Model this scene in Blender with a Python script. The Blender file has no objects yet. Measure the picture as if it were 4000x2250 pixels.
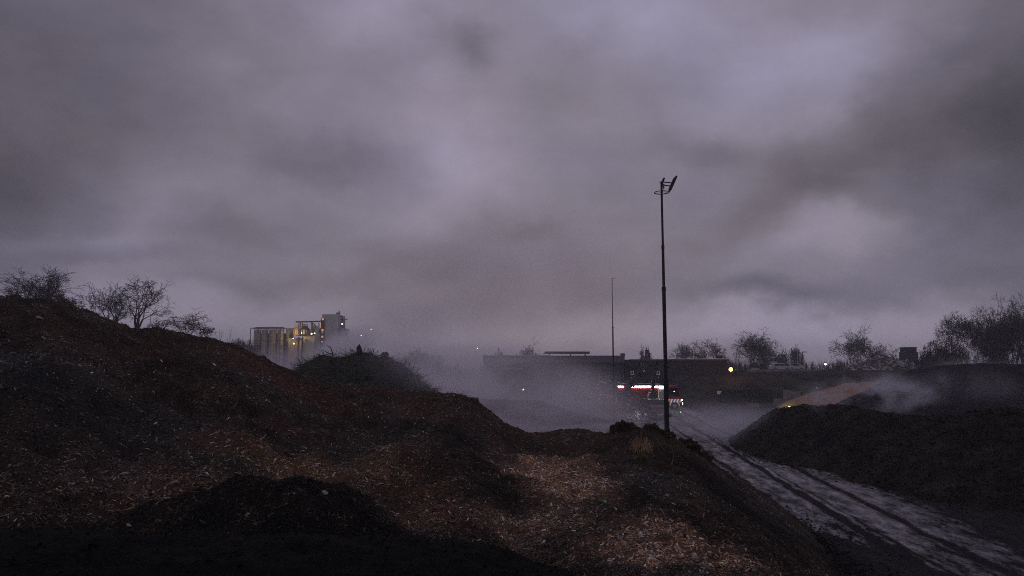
import bpy, bmesh, math, random
import numpy as np
from mathutils import Vector, Matrix, Euler

# ------------------------------------------------------------------ camera
S = bpy.context.scene
F = 2889.0; HZ = 1440.0; CH = 5.5            # focal length, horizon row (photo pixels), eye height (m)
P = math.atan((HZ - 1125.0) / F)
cam = bpy.data.cameras.new("camera"); camo = bpy.data.objects.new("camera", cam)
S.collection.objects.link(camo); S.camera = camo
cam.sensor_width = 36.0; cam.lens = 36.0 * F / 4000.0; cam.clip_start = 0.05; cam.clip_end = 5000
camo.location = (0, 0, CH); camo.rotation_euler = (math.radians(90) + P, 0, 0)
S.render.resolution_x = 1024; S.render.resolution_y = 576
S.render.engine = 'CYCLES'
S.cycles.max_bounces = 8; S.cycles.diffuse_bounces = 2; S.cycles.glossy_bounces = 2
S.cycles.volume_bounces = 6; S.cycles.transparent_max_bounces = 24
S.cycles.sample_clamp_indirect = .6; S.cycles.volume_step_rate = 1.0; S.cycles.volume_max_steps = 128
S.cycles.filter_width = 1.0; S.cycles.use_denoising = False     # keeps the fine dusk grain and the crisp chips
S.view_settings.view_transform = 'Standard'; S.view_settings.look = 'None'
S.view_settings.exposure = 0.0; S.view_settings.gamma = 1.0

CP, SP = math.cos(P), math.sin(P)
def ray(px, py):
    dx = (px - 2000.0) / F; dy = (1125.0 - py) / F
    return Vector((dx, CP - dy * SP, SP + dy * CP))
def W(px, py, D):
    """world point seen at that place of the photograph, at depth D metres north of the camera"""
    d = ray(px, py); return Vector((0, 0, CH)) + d * (D / d.y)
def G(px, py, z=0.0):
    """point of the level z seen there"""
    d = ray(px, py); t = (z - CH) / d.z
    return Vector((0, 0, CH)) + d * t
def WX(px, D): return (px - 2000.0) / F * D / CP * 1.0 * (CP * CP + 0) / CP if False else W(px, 1440, D).x

# ------------------------------------------------------------------ world: dusk sky under broken cloud
w = bpy.data.worlds.new("World"); S.world = w; w.use_nodes = True
nt = w.node_tree; nt.nodes.clear()
N = nt.nodes; L = nt.links
def mth(op, a, b=None, c=None, nodes=None, links=None):
    n = (nodes or N).new("ShaderNodeMath"); n.operation = op
    for i, v in enumerate((a, b, c)):
        if v is None: continue
        if isinstance(v, (int, float)): n.inputs[i].default_value = v
        else: (links or L).new(v, n.inputs[i])
    return n.outputs[0]
tc = N.new("ShaderNodeTexCoord")
def wnoise(scale, detail, rough, zs=1.0, off=(0, 0, 0)):
    mp = N.new("ShaderNodeMapping"); mp.inputs['Scale'].default_value = (1, 1, zs); mp.inputs['Location'].default_value = off
    L.new(tc.outputs['Generated'], mp.inputs['Vector'])
    n = N.new("ShaderNodeTexNoise"); n.inputs['Scale'].default_value = scale; n.inputs['Detail'].default_value = detail
    n.inputs['Roughness'].default_value = rough; L.new(mp.outputs[0], n.inputs['Vector'])
    return n
def vadd(a, noise, amt):
    s = N.new("ShaderNodeVectorMath"); s.operation = 'SUBTRACT'; L.new(noise.outputs['Color'], s.inputs[0]); s.inputs[1].default_value = (.5, .5, .5)
    m = N.new("ShaderNodeVectorMath"); m.operation = 'MULTIPLY_ADD'; L.new(s.outputs[0], m.inputs[0]); m.inputs[1].default_value = (amt, amt, amt)
    L.new(a, m.inputs[2]); return m.outputs[0]
dirv = vadd(vadd(tc.outputs['Generated'], wnoise(3.2, 3, .5), 0.12), wnoise(9, 5, .6, 1.3, (3, 1, 7)), 0.075)
def blob(px, py, rx, ry, ang):
    c = ray(px, py).normalized()
    right = Vector((1, 0, 0)); e1 = (right - c * right.dot(c)).normalized(); e2 = c.cross(e1) * -1
    if e2.z < 0: e2 = -e2
    a = math.radians(ang)
    u = e1 * math.cos(a) + e2 * math.sin(a); v = -e1 * math.sin(a) + e2 * math.cos(a)
    n = u.cross(v)
    R = Matrix((u, v, n)).transposed().to_euler('XYZ')
    mp = N.new("ShaderNodeMapping"); mp.vector_type = 'TEXTURE'
    mp.inputs['Location'].default_value = c; mp.inputs['Rotation'].default_value = R
    mp.inputs['Scale'].default_value = (rx / F, ry / F, 0.9)
    L.new(dirv, mp.inputs['Vector'])
    ln = N.new("ShaderNodeVectorMath"); ln.operation = 'LENGTH'; L.new(mp.outputs[0], ln.inputs[0])
    mr = N.new("ShaderNodeMapRange"); mr.interpolation_type = 'SMOOTHSTEP'
    mr.inputs['From Min'].default_value = 0; mr.inputs['From Max'].default_value = 1
    mr.inputs['To Min'].default_value = 1; mr.inputs['To Max'].default_value = 0
    L.new(ln.outputs['Value'], mr.inputs['Value']); return mr.outputs[0]
# x, y, radius x, radius y, tilt, lighter/darker (8-bit steps), warmer/cooler; dark corners bake in lens vignetting
SKY_TONES = [
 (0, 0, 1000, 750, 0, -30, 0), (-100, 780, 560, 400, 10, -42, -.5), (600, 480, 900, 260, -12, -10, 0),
 (1560, 40, 620, 260, 20, 22, -.2), (1760, 620, 480, 440, 30, 28, .1), (1400, 420, 420, 160, -10, 6, 0),
 (1850, 180, 170, 120, 0, -16, 0), (1330, 640, 520, 140, -14, -14, 0), (950, 900, 560, 150, -4, -15, 0),
 (620, 860, 300, 90, 0, 10, -.2), (500, 1030, 850, 70, 0, -12, -.3), (1120, 1130, 700, 110, 0, -10, 0),
 (880, 1270, 900, 130, 0, 16, -.1), (1680, 970, 460, 190, 25, -14, .4), (1640, 1090, 260, 90, 15, 10, .2),
 (2150, 760, 620, 200, -8, -2, .6), (2050, 860, 260, 90, 10, -12, .6), (2100, 1150, 1150, 420, 0, 2, .9),
 (2480, 60, 800, 300, 0, 26, -.5), (3150, 220, 620, 240, 20, 24, -.4), (2760, 470, 420, 150, 10, 12, 0),
 (2330, 160, 220, 160, 0, -12, 0), (3120, 470, 330, 120, 30, 10, 0), (2380, 420, 420, 150, 30, 6, 0),
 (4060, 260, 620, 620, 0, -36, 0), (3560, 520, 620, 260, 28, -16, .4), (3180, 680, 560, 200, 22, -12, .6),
 (2960, 870, 480, 170, 25, -13, .9), (2760, 590, 380, 100, -5, -14, .4), (3420, 790, 380, 90, -20, -14, .4),
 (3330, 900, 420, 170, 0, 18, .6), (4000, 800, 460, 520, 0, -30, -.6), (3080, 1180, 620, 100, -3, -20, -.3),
 (3520, 1080, 420, 80, 10, -6, -.2), (3200, 1330, 1500, 150, 0, 34, .1), (3700, 1150, 520, 90, 5, -8, -.2),
 (2250, 1330, 1100, 200, 0, 16, .5), (600, 1180, 600, 60, 0, 8, -.4), (250, 980, 400, 80, 0, 8, -.3),
]
B = None; T = None
for (px, py, rx, ry, an, am, tw) in SKY_TONES:
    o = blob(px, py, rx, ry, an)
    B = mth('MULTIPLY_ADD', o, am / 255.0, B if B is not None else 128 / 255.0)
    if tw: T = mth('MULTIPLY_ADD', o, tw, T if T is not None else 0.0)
fb = wnoise(5.5, 7, .56, 2.2, (1.7, 4, 2)); B = mth('ADD', B, mth('MULTIPLY', mth('SUBTRACT', fb.outputs['Fac'], .5), .11))
fb2 = wnoise(14, 6, .6, 1.5, (7, 4, 2)); B = mth('ADD', B, mth('MULTIPLY', mth('SUBTRACT', fb2.outputs['Fac'], .5), .07))
fb3 = wnoise(4.0, 3, .5, 1.5, (9, 2, 5)); T = mth('ADD', T, mth('MULTIPLY', mth('SUBTRACT', fb3.outputs['Fac'], .5), 2.6))
lum = mth('POWER', mth('MAXIMUM', B, 0.05), 2.25)
tint = N.new("ShaderNodeMix"); tint.data_type = 'RGBA'; tint.clamp_factor = True
L.new(mth('MULTIPLY_ADD', T, .4, .45), tint.inputs['Factor'])
tint.inputs['A'].default_value = (0.97, 0.90, 1.28, 1); tint.inputs['B'].default_value = (1.10, 0.935, 1.09, 1)
col = N.new("ShaderNodeVectorMath"); col.operation = 'SCALE'; L.new(tint.outputs['Result'], col.inputs[0]); L.new(mth('MULTIPLY', lum, 10.0), col.inputs['Scale'])
sky = N.new("ShaderNodeTexSky"); sky.sky_type = 'NISHITA'; sky.sun_disc = False
SUN_EL, SUN_ROT = math.radians(4), math.radians(-120)
sky.sun_elevation = SUN_EL; sky.sun_rotation = SUN_ROT
mx = N.new("ShaderNodeMix"); mx.data_type = 'RGBA'; mx.inputs['Factor'].default_value = 0.97   # cloud cover
L.new(sky.outputs[0], mx.inputs['A']); L.new(col.outputs[0], mx.inputs['B'])
bg = N.new("ShaderNodeBackground"); bg.inputs['Strength'].default_value = 0.1
L.new(mx.outputs['Result'], bg.inputs['Color'])
wo = N.new("ShaderNodeOutputWorld"); L.new(bg.outputs[0], wo.inputs['Surface'])
w.cycles.sampling_method = 'MANUAL'; w.cycles.sample_map_resolution = 512

sun = bpy.data.lights.new("sun", 'SUN'); sun.energy = 0.12; sun.angle = math.radians(25); sun.color = (1, .9, .85)
suno = bpy.data.objects.new("sun", sun); S.collection.objects.link(suno)
suno.rotation_euler = (math.radians(58), 0, math.radians(-35))

# ------------------------------------------------------------------ helpers
rng = np.random.default_rng(11); random.seed(5)
def link(o, parent=None):
    S.collection.objects.link(o)
    if parent is not None: o.parent = parent
    return o
def tag(o, label=None, cat=None, group=None, kind=None):
    if label: o['label'] = label
    if cat: o['category'] = cat
    if group: o['group'] = group
    if kind: o['kind'] = kind
    return o
def empty(name, loc, rz=0.0, sc=None):
    o = bpy.data.objects.new(name, None); link(o); o.location = loc; o.rotation_euler = (0, 0, rz)
    if sc: o.scale = sc
    o.empty_display_size = .5
    return o
def copy_tree(o, parent=None):
    c = o.copy(); S.collection.objects.link(c); c.parent = parent
    for ch in list(o.children): copy_tree(ch, c)
    return c

def mat(name, c, rough=.8, metal=0, var=.25, scale=4.0, bump=0.0, bscale=30.0, emit=0.0, ecol=None, spec=.3, attr=False, c2=None, detail=5):
    m = bpy.data.materials.new(name); m.use_nodes = True
    n = m.node_tree.nodes; l = m.node_tree.links; b = n['Principled BSDF']
    b.inputs['Roughness'].default_value = rough; b.inputs['Metallic'].default_value = metal
    b.inputs['Specular IOR Level'].default_value = spec
    t = n.new("ShaderNodeTexCoord")
    no = n.new("ShaderNodeTexNoise"); no.inputs['Scale'].default_value = scale; no.inputs['Detail'].default_value = detail
    no.inputs['Roughness'].default_value = .6
    l.new(t.outputs['Object'], no.inputs['Vector'])
    mxr = n.new("ShaderNodeMix"); mxr.data_type = 'RGBA'
    mr = n.new("ShaderNodeMapRange"); mr.inputs['From Min'].default_value = .32; mr.inputs['From Max'].default_value = .68
    l.new(no.outputs['Fac'], mr.inputs['Value']); l.new(mr.outputs[0], mxr.inputs['Factor'])
    a = tuple(x * (1 - var) for x in c[:3]) + (1,); bb = tuple(min(1, x * (1 + var)) for x in (c2 or c)[:3]) + (1,)
    mxr.inputs['A'].default_value = a; mxr.inputs['B'].default_value = bb
    out = mxr.outputs['Result']
    if attr:
        at = n.new("ShaderNodeAttribute"); at.attribute_name = 'Col'
        mu = n.new("ShaderNodeMix"); mu.data_type = 'RGBA'; mu.blend_type = 'MULTIPLY'; mu.inputs['Factor'].default_value = 1
        l.new(out, mu.inputs['A']); l.new(at.outputs['Color'], mu.inputs['B']); out = mu.outputs['Result']
    l.new(out, b.inputs['Base Color'])
    if bump:
        nb = n.new("ShaderNodeTexNoise"); nb.inputs['Scale'].default_value = bscale; nb.inputs['Detail'].default_value = 6; nb.inputs['Roughness'].default_value = .7
        l.new(t.outputs['Object'], nb.inputs['Vector'])
        bu = n.new("ShaderNodeBump"); bu.inputs['Strength'].default_value = 1; bu.inputs['Distance'].default_value = bump
        l.new(nb.outputs['Fac'], bu.inputs['Height']); l.new(bu.outputs[0], b.inputs['Normal'])
    if emit:
        b.inputs['Emission Color'].default_value = tuple((ecol or c)[:3]) + (1,); b.inputs['Emission Strength'].default_value = emit
    return m

class MB:
    def __init__(s): s.v = []; s.f = []; s.c = None
    def add(s, vs, fs):
        k = len(s.v); s.v += [tuple(p) for p in vs]; s.f += [tuple(i + k for i in f) for f in fs]; return s
    def box(s, c, size, rot=None, bev=0.0):
        hx, hy, hz = (x / 2 for x in size)
        if bev:
            pts = []
            e = bev
            prof = [(-hx + e, -hz), (hx - e, -hz), (hx, -hz + e), (hx, hz - e), (hx - e, hz), (-hx + e, hz), (-hx, hz - e), (-hx, -hz + e)]
            for y, k in ((-hy, 0), (hy, 1)):
                pts += [(a, y, b) for a, b in prof]
            fs = [tuple(range(8))[::-1][::-1], tuple(range(15, 7, -1))]
            fs += [(i + 8, (i + 1) % 8 + 8, (i + 1) % 8, i) for i in range(8)]
        else:
            pts = [(x, y, z) for x in (-hx, hx) for y in (-hy, hy) for z in (-hz, hz)]
            fs = [(0, 1, 3, 2), (4, 6, 7, 5), (0, 4, 5, 1), (2, 3, 7, 6), (0, 2, 6, 4), (1, 5, 7, 3)]
        M = (rot.to_matrix() if isinstance(rot, Euler) else rot) if rot is not None else None
        c = Vector(c)
        return s.add([(M @ Vector(p) if M else Vector(p)) + c for p in pts], fs)
    def tube(s, p0, p1, r0, r1=None, n=8, cap=True):
        p0 = Vector(p0); p1 = Vector(p1); r1 = r0 if r1 is None else r1
        d = (p1 - p0).normalized(); u = d.orthogonal().normalized(); v = d.cross(u)
        k = [(u * math.cos(2 * math.pi * i / n) + v * math.sin(2 * math.pi * i / n)) for i in range(n)]
        vs = [p0 + q * r0 for q in k] + [p1 + q * r1 for q in k]
        fs = [(i, (i + 1) % n, (i + 1) % n + n, i + n) for i in range(n)]
        if cap: fs += [tuple(range(n))[::-1], tuple(range(n, 2 * n))]
        return s.add(vs, fs)
    def path(s, pts, r, n=6):
        for a, b in zip(pts, pts[1:]): s.tube(a, b, r, r, n)
        return s
    def prism(s, poly, y0, y1):     # polygon in x,z pushed along y
        n = len(poly); vs = [(x, y0, z) for x, z in poly] + [(x, y1, z) for x, z in poly]
        fs = [tuple(range(n)), tuple(range(2 * n - 1, n - 1, -1))] + [(i + n, (i + 1) % n + n, (i + 1) % n, i) for i in range(n)]
        return s.add(vs, fs)
    def lathe(s, prof, c=(0, 0, 0), n=24):
        c = Vector(c); vs = []; m = len(prof)
        for i in range(n):
            a = 2 * math.pi * i / n
            vs += [c + Vector((r * math.cos(a), r * math.sin(a), z)) for r, z in prof]
        fs = [(i * m + j, ((i + 1) % n) * m + j, ((i + 1) % n) * m + j + 1, i * m + j + 1) for i in range(n) for j in range(m - 1)]
        return s.add(vs, fs)
    def build(s, name, m, parent=None, loc=None, smooth=False):
        me = bpy.data.meshes.new(name); me.from_pydata([tuple(p) for p in s.v], [], s.f); me.update()
        if len(s.f) < 6000:
            b = bmesh.new(); b.from_mesh(me)
            if len(s.f) < 1000: bmesh.ops.remove_doubles(b, verts=b.verts, dist=1e-6)
            bmesh.ops.recalc_face_normals(b, faces=b.faces); b.to_mesh(me); b.free(); me.update()
        if smooth: me.polygons.foreach_set('use_smooth', [True] * len(me.polygons))
        me.materials.append(m); o = bpy.data.objects.new(name, me); link(o, parent)
        if loc is not None: o.location = loc
        return o

def np_mesh(name, V, Fc, m, parent=None, col=None, smooth=False):
    """V (n,3), Fc (k,3|4) arrays; col (n,3) point colours"""
    me = bpy.data.meshes.new(name); k = Fc.shape[1]
    me.vertices.add(len(V)); me.vertices.foreach_set('co', np.ascontiguousarray(V, dtype=np.float32).ravel())
    me.loops.add(Fc.size); me.loops.foreach_set('vertex_index', np.ascontiguousarray(Fc, dtype=np.int32).ravel())
    me.polygons.add(len(Fc)); me.polygons.foreach_set('loop_start', np.arange(0, Fc.size, k, dtype=np.int32))
    me.polygons.foreach_set('use_smooth', np.full(len(Fc), smooth))
    me.update(calc_edges=True); me.validate()
    if col is not None:
        a = me.color_attributes.new('Col', 'FLOAT_COLOR', 'POINT')
        a.data.foreach_set('color', np.hstack([col, np.ones((len(V), 1))]).astype(np.float32).ravel())
    me.materials.append(m); o = bpy.data.objects.new(name, me); link(o, parent); return o
def grid_faces(a, b):
    i = np.arange(a - 1)[:, None] * b + np.arange(b - 1)[None, :]
    return np.stack([i, i + 1, i + b + 1, i + b], -1).reshape(-1, 4)

def _h(ix, iy, s):
    h = (ix * 374761393 + iy * 668265263 + s * 1442695041) & 0xffffffff
    h = ((h ^ (h >> 13)) * 1274126177) & 0xffffffff
    return ((h ^ (h >> 16)) & 0xffff) / 65535.0
def vn(x, y, s=0):
    x = np.asarray(x, float); y = np.asarray(y, float)
    ix = np.floor(x).astype(np.int64); iy = np.floor(y).astype(np.int64); fx = x - ix; fy = y - iy
    fx = fx * fx * (3 - 2 * fx); fy = fy * fy * (3 - 2 * fy)
    a = _h(ix, iy, s); b = _h(ix + 1, iy, s); c = _h(ix, iy + 1, s); d = _h(ix + 1, iy + 1, s)
    return (a * (1 - fx) + b * fx) * (1 - fy) + (c * (1 - fx) + d * fx) * fy
def fbm(x, y, oct=4, s=0, gain=.5):
    t = 0; a = 1; n = 0
    for i in range(oct):
        t = t + a * (vn(x * 2 ** i + 13.7 * i, y * 2 ** i + 7.3 * i, s + i) - .5); n += a; a *= gain
    return t / n * 2
def lerp_tab(x, tab):
    return np.interp(x, [t[0] for t in tab], [t[1] for t in tab])
def sstep(a, b, x):
    t = np.clip((x - a) / (b - a), 0, 1); return t * t * (3 - 2 * t)

# ------------------------------------------------------------------ ground and track
def ground_z(x, y):
    return 0.05 * fbm(x * .25, y * .25, 3, 91) * sstep(8, 20, np.hypot(x, y)) * sstep(600, 200, np.hypot(x, y))
def wet_mud(name, base, light, lane):
    m = bpy.data.materials.new(name); m.use_nodes = True
    n = m.node_tree.nodes; l = m.node_tree.links; b = n['Principled BSDF']
    t = n.new("ShaderNodeTexCoord")
    mp = n.new("ShaderNodeMapping"); mp.vector_type = 'TEXTURE'
    mp.inputs['Location'].default_value = (11.1, 19.6, 0); mp.inputs['Rotation'].default_value = (0, 0, -math.atan2(3.6, 31.4))
    l.new(t.outputs['Object'], mp.inputs['Vector'])
    def noise(sc, det=5, rough=.6, st=(1, 1, 1), src=None):
        q = n.new("ShaderNodeMapping"); q.inputs['Scale'].default_value = st; l.new(src or mp.outputs[0], q.inputs['Vector'])
        k = n.new("ShaderNodeTexNoise"); k.inputs['Scale'].default_value = sc; k.inputs['Detail'].default_value = det; k.inputs['Roughness'].default_value = rough
        l.new(q.outputs[0], k.inputs['Vector']); return k.outputs['Fac']
    M_ = lambda op, a, bb=None, c=None: mth(op, a, bb, c, n, l)
    big = noise(.22, 5, .6, (1, .35, 1)); mid = noise(1.6, 6, .68, (1, .4, 1)); fine = noise(9, 5, .7)
    strk = noise(2.6, 7, .72, (1, .3, 1))
    f = M_('ADD', M_('MULTIPLY', big, .34), M_('ADD', M_('MULTIPLY', mid, .26), M_('ADD', M_('MULTIPLY', strk, .26), M_('MULTIPLY', fine, .14))))
    if lane:
        sp = n.new("ShaderNodeSeparateXYZ"); l.new(mp.outputs[0], sp.inputs[0])
        wob = M_('MULTIPLY', M_('SUBTRACT', noise(.5, 3, .5, (.2, .5, 1)), .5), .6)
        x = M_('ADD', sp.outputs[0], wob)
        for x0, wd, am in ((0, .14, .25), (-1.75, .12, .16), (2.0, .15, .13), (.42, .07, .08)):
            d = M_('DIVIDE', M_('ABSOLUTE', M_('SUBTRACT', x, x0)), wd)
            g = M_('POWER', 2.718, M_('MULTIPLY', M_('MULTIPLY', d, d), -1))
            f = M_('SUBTRACT', f, M_('MULTIPLY', M_('MULTIPLY', g, am), M_('POWER', M_('MULTIPLY', strk, 2), 2.5)))
    if lane:
        lf = n.new("ShaderNodeMapRange"); l.new(M_('ADD', sp.outputs[0], M_('MULTIPLY', M_('SUBTRACT', mid, .5), 3.0)), lf.inputs['Value'])
        lf.inputs['From Min'].default_value = .6; lf.inputs['From Max'].default_value = -1.4; lf.inputs['To Max'].default_value = .6
        nr = n.new("ShaderNodeMapRange"); l.new(M_('ADD', sp.outputs[1], M_('MULTIPLY', M_('SUBTRACT', mid, .5), 9.0)), nr.inputs['Value']); nr.inputs['From Min'].default_value = 6.0; nr.inputs['From Max'].default_value = .2
        f = M_('SUBTRACT', f, M_('MULTIPLY', lf.outputs[0], nr.outputs[0]))
        rt = n.new("ShaderNodeMapRange"); l.new(M_('ADD', sp.outputs[0], M_('MULTIPLY', M_('SUBTRACT', mid, .5), 2.0)), rt.inputs['Value'])
        rt.inputs['From Min'].default_value = 3.0; rt.inputs['From Max'].default_value = 4.6; rt.inputs['To Max'].default_value = .13; f = M_('SUBTRACT', f, rt.outputs[0])
    rmp = n.new("ShaderNodeMapRange"); rmp.inputs['From Min'].default_value = .43; rmp.inputs['From Max'].default_value = .57
    l.new(f, rmp.inputs['Value'])
    mx_ = n.new("ShaderNodeMix"); mx_.data_type = 'RGBA'; mx_.inputs['A'].default_value = tuple(base) + (1,); mx_.inputs['B'].default_value = tuple(light) + (1,)
    l.new(rmp.outputs[0], mx_.inputs['Factor']); vr = n.new("ShaderNodeVectorMath"); vr.operation = 'SCALE'; l.new(mx_.outputs['Result'], vr.inputs[0])
    l.new(M_('MULTIPLY', M_('POWER', M_('ADD', M_('MULTIPLY', strk, 1.1), M_('MULTIPLY', fine, .9)), 3.0), 1.0), vr.inputs['Scale'])
    l.new(vr.outputs[0], b.inputs['Base Color'])
    r2 = n.new("ShaderNodeMapRange"); r2.inputs['To Min'].default_value = .8; r2.inputs['To Max'].default_value = .30
    l.new(rmp.outputs[0], r2.inputs['Value']); l.new(r2.outputs[0], b.inputs['Roughness'])
    r3 = n.new("ShaderNodeMapRange"); r3.inputs['To Min'].default_value = .05; r3.inputs['To Max'].default_value = .6; l.new(rmp.outputs[0], r3.inputs['Value']); l.new(r3.outputs[0], b.inputs['Specular IOR Level'])
    bu = n.new("ShaderNodeBump"); bu.inputs['Distance'].default_value = .06; l.new(f, bu.inputs['Height']); l.new(bu.outputs[0], b.inputs['Normal'])
    return m
rr = np.concatenate([np.linspace(0, 130, 261), np.geomspace(132, 900, 60)]); aa = np.linspace(0, 2 * math.pi, 361)
R_, A_ = np.meshgrid(rr, aa, indexing='ij'); GX = R_ * np.sin(A_); GY = R_ * np.cos(A_)
ground = np_mesh('ground', np.stack([GX, GY, ground_z(GX, GY)], -1).reshape(-1, 3), grid_faces(len(rr), len(aa)),
                 wet_mud('yard_mud', (.020, .018, .020), (.22, .205, .225), True), smooth=True)
tag(ground, kind='structure')
# track between the two heaps: a strip 4 mm above the yard, with pressed ruts
ny, nx = 420, 130
ty = np.linspace(3, 62, ny); tl = np.linspace(-4.2, 8.0, nx)
TY, TL = np.meshgrid(ty, tl, indexing='ij')
wl = 1 + .12 * fbm(TY * .3, TL * 0 + 3, 3, 5)
wl = wl * (1 - .25 * sstep(45, 62, TY))
TXX = 11.1 + (TY - 19.6) * 3.6 / 31.4 + TL * wl
cx = TL + .25 * fbm(TY * .25, TL * 0, 3, 17)
rut = sum(am * np.exp(-((cx - x0) / wd) ** 2) for x0, wd, am in ((0, .2, .07), (-1.75, .18, .05), (2.0, .22, .05)))
edge = np.minimum(1, np.minimum(TL + 4.2, 8.0 - TL) / 1.0)
TZ = ground_z(TXX, TY) + .012 + (.075 - rut + .03 * fbm(TXX * 1.5, TY * 1.5, 3, 6)) * edge
trk = np_mesh('muddy_track', np.stack([TXX, TY, TZ], -1).reshape(-1, 3), grid_faces(ny, nx),
              bpy.data.materials['yard_mud'], smooth=True)
tag(trk, kind='structure')

# ------------------------------------------------------------------ main heap of wood chips
CREST = [(-2500, 1060, 19), (-1200, 1085, 20), (-500, 1120, 21), (0, 1166, 22), (150, 1174, 22.5), (250, 1186, 23), (330, 1212, 23.3), (400, 1238, 23.5),
 (450, 1262, 23.8), (510, 1286, 24), (570, 1284, 24.2), (640, 1284, 24.5), (760, 1300, 25), (860, 1316, 25), (930, 1332, 25), (960, 1352, 25),
 (985, 1368, 25), (1030, 1376, 25), (1090, 1404, 25.5), (1165, 1444, 26), (1300, 1462, 27), (1500, 1482, 27), (1640, 1492, 27), (1700, 1510, 26.5),
 (1760, 1512, 26.3), (1800, 1526, 26), (1850, 1558, 26), (1900, 1592, 26), (1950, 1640, 25.5), (2000, 1676, 25), (2060, 1694, 25), (2120, 1694, 25),
 (2200, 1682, 25), (2270, 1678, 25), (2350, 1692, 25), (2400, 1692, 24.5), (2520, 1682, 24.5), (2610, 1692, 25), (2680, 1690, 25), (2740, 1712, 25),
 (2768, 1742, 25), (2900, 1742, 25.5), (4500, 1742, 26)]
caz, crc, czc = [], [], []
for px, py, rc in CREST:
    d = ray(px, py); t = rc / math.hypot(d.x, d.y); caz.append(math.atan2(d.x, d.y)); crc.append(rc); czc.append(CH + d.z * t)
MID = [(250, 2100), (350, 2050), (480, 1992), (600, 1944), (800, 1926), (1050, 1887), (1150, 1890), (1300, 1926), (1440, 1968), (1550, 2030), (1650, 2100), (1800, 2250)]
maz, mz = [], []
for px, py in MID:
    d = ray(px, py); t = 12.0 / math.hypot(d.x, d.y); maz.append(math.atan2(d.x, d.y)); mz.append(CH + d.z * t - .1)
def azp(px): d = ray(px, 1500); return math.atan2(d.x, d.y)
FOOT = [(6.3, -6), (7.2, 12), (8.5, 19.6), (9.3, 22.5), (10.3, 25.9), (9.9, 28.4), (7.6, 30.4), (3, 31.5), (-60, 33)]
def foot_dist(x, y):
    best = np.full(np.shape(x), 1e9)
    for (ax, ay), (bx, by) in zip(FOOT, FOOT[1:]):
        dx, dy = bx - ax, by - ay; L2 = dx * dx + dy * dy
        t = np.clip(((x - ax) * dx + (y - ay) * dy) / L2, 0, 1)
        d = np.hypot(x - ax - t * dx, y - ay - t * dy)
        s = np.where(dx * (y - ay) - dy * (x - ax) > 0, 1, -1)
        best = np.where(d < np.abs(best), d * s, best)
    return best
def heap_z(x, y, fine=True):
    az = np.arctan2(x, y); r = np.hypot(x, y)
    rc = np.interp(az, caz, crc); zc = np.interp(az, caz, czc)
    zn = np.interp(az, [azp(1000), azp(1900)], [2.1, 1.7])
    ex = np.interp(az, [azp(0), azp(1300), azp(2200)], [1.55, 1.5, 1.05])
    t = np.clip((r - 5) / (rc - 5), 0, 1.0)
    z = zn + (zc - zn) * t ** ex
    z = z - np.maximum(0, r - rc) * .78
    zm = np.interp(az, maz, mz)
    bumpz = zm - .5 * np.abs(r - 12) * sstep(0, 1.2, np.abs(r - 12))
    inm = (az > maz[0]) & (az < maz[-1]) & (r < 18)
    z = np.where(inm, np.maximum(z, bumpz), z)
    near = 1 - .8 * np.exp(-((r - rc) / 1.6) ** 2)
    z = z + (.42 * fbm(x * .22, y * .22, 3, 40)) * near * sstep(9, 15, r)
    wxx = x + .5 * fbm(x * .5, y * .5, 2, 48); rdg = 1 - np.abs(fbm(wxx * .55, y * .75, 3, 47)) * 3
    z = z + (.20 * fbm(x * .8, y * .8, 3, 41) + .20 * np.maximum(0, fbm(x * .5 + 9, y * .5, 3, 42)) + .16 * np.clip(rdg, 0, 1) + .09 * np.abs(fbm(x * 1.9, y * 1.9, 2, 49))) * (.25 + .75 * near)
    fd = foot_dist(x, y); k = .35
    zf = fd * .74 + .10 * fbm(x * .9, y * .9, 3, 44)
    h = np.clip(.5 + .5 * (z - zf) / k, 0, 1); z = z * (1 - h) + zf * h - k * h * (1 - h)
    if fine: z = z + .055 * fbm(x * 3.2, y * 3.2, 3, 43) + .035 * fbm(x * 11, y * 11, 2, 45) + .012 * fbm(x * 37, y * 37, 1, 46)
    return np.maximum(z, -.4)
def heap_hit(px, py):
    """where the line through that place of the photograph first meets the heap"""
    d = ray(px, py); k = math.hypot(d.x, d.y); d = d / k
    t = np.arange(6.5, 40, .05); z = heap_z(d.x * t, d.y * t, False); lz = CH + d.z * t
    hit = np.nonzero(z > lz)[0]; i = hit[0] if len(hit) else len(t) - 1
    return np.array([d.x * t[i], d.y * t[i], z[i]])
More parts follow.
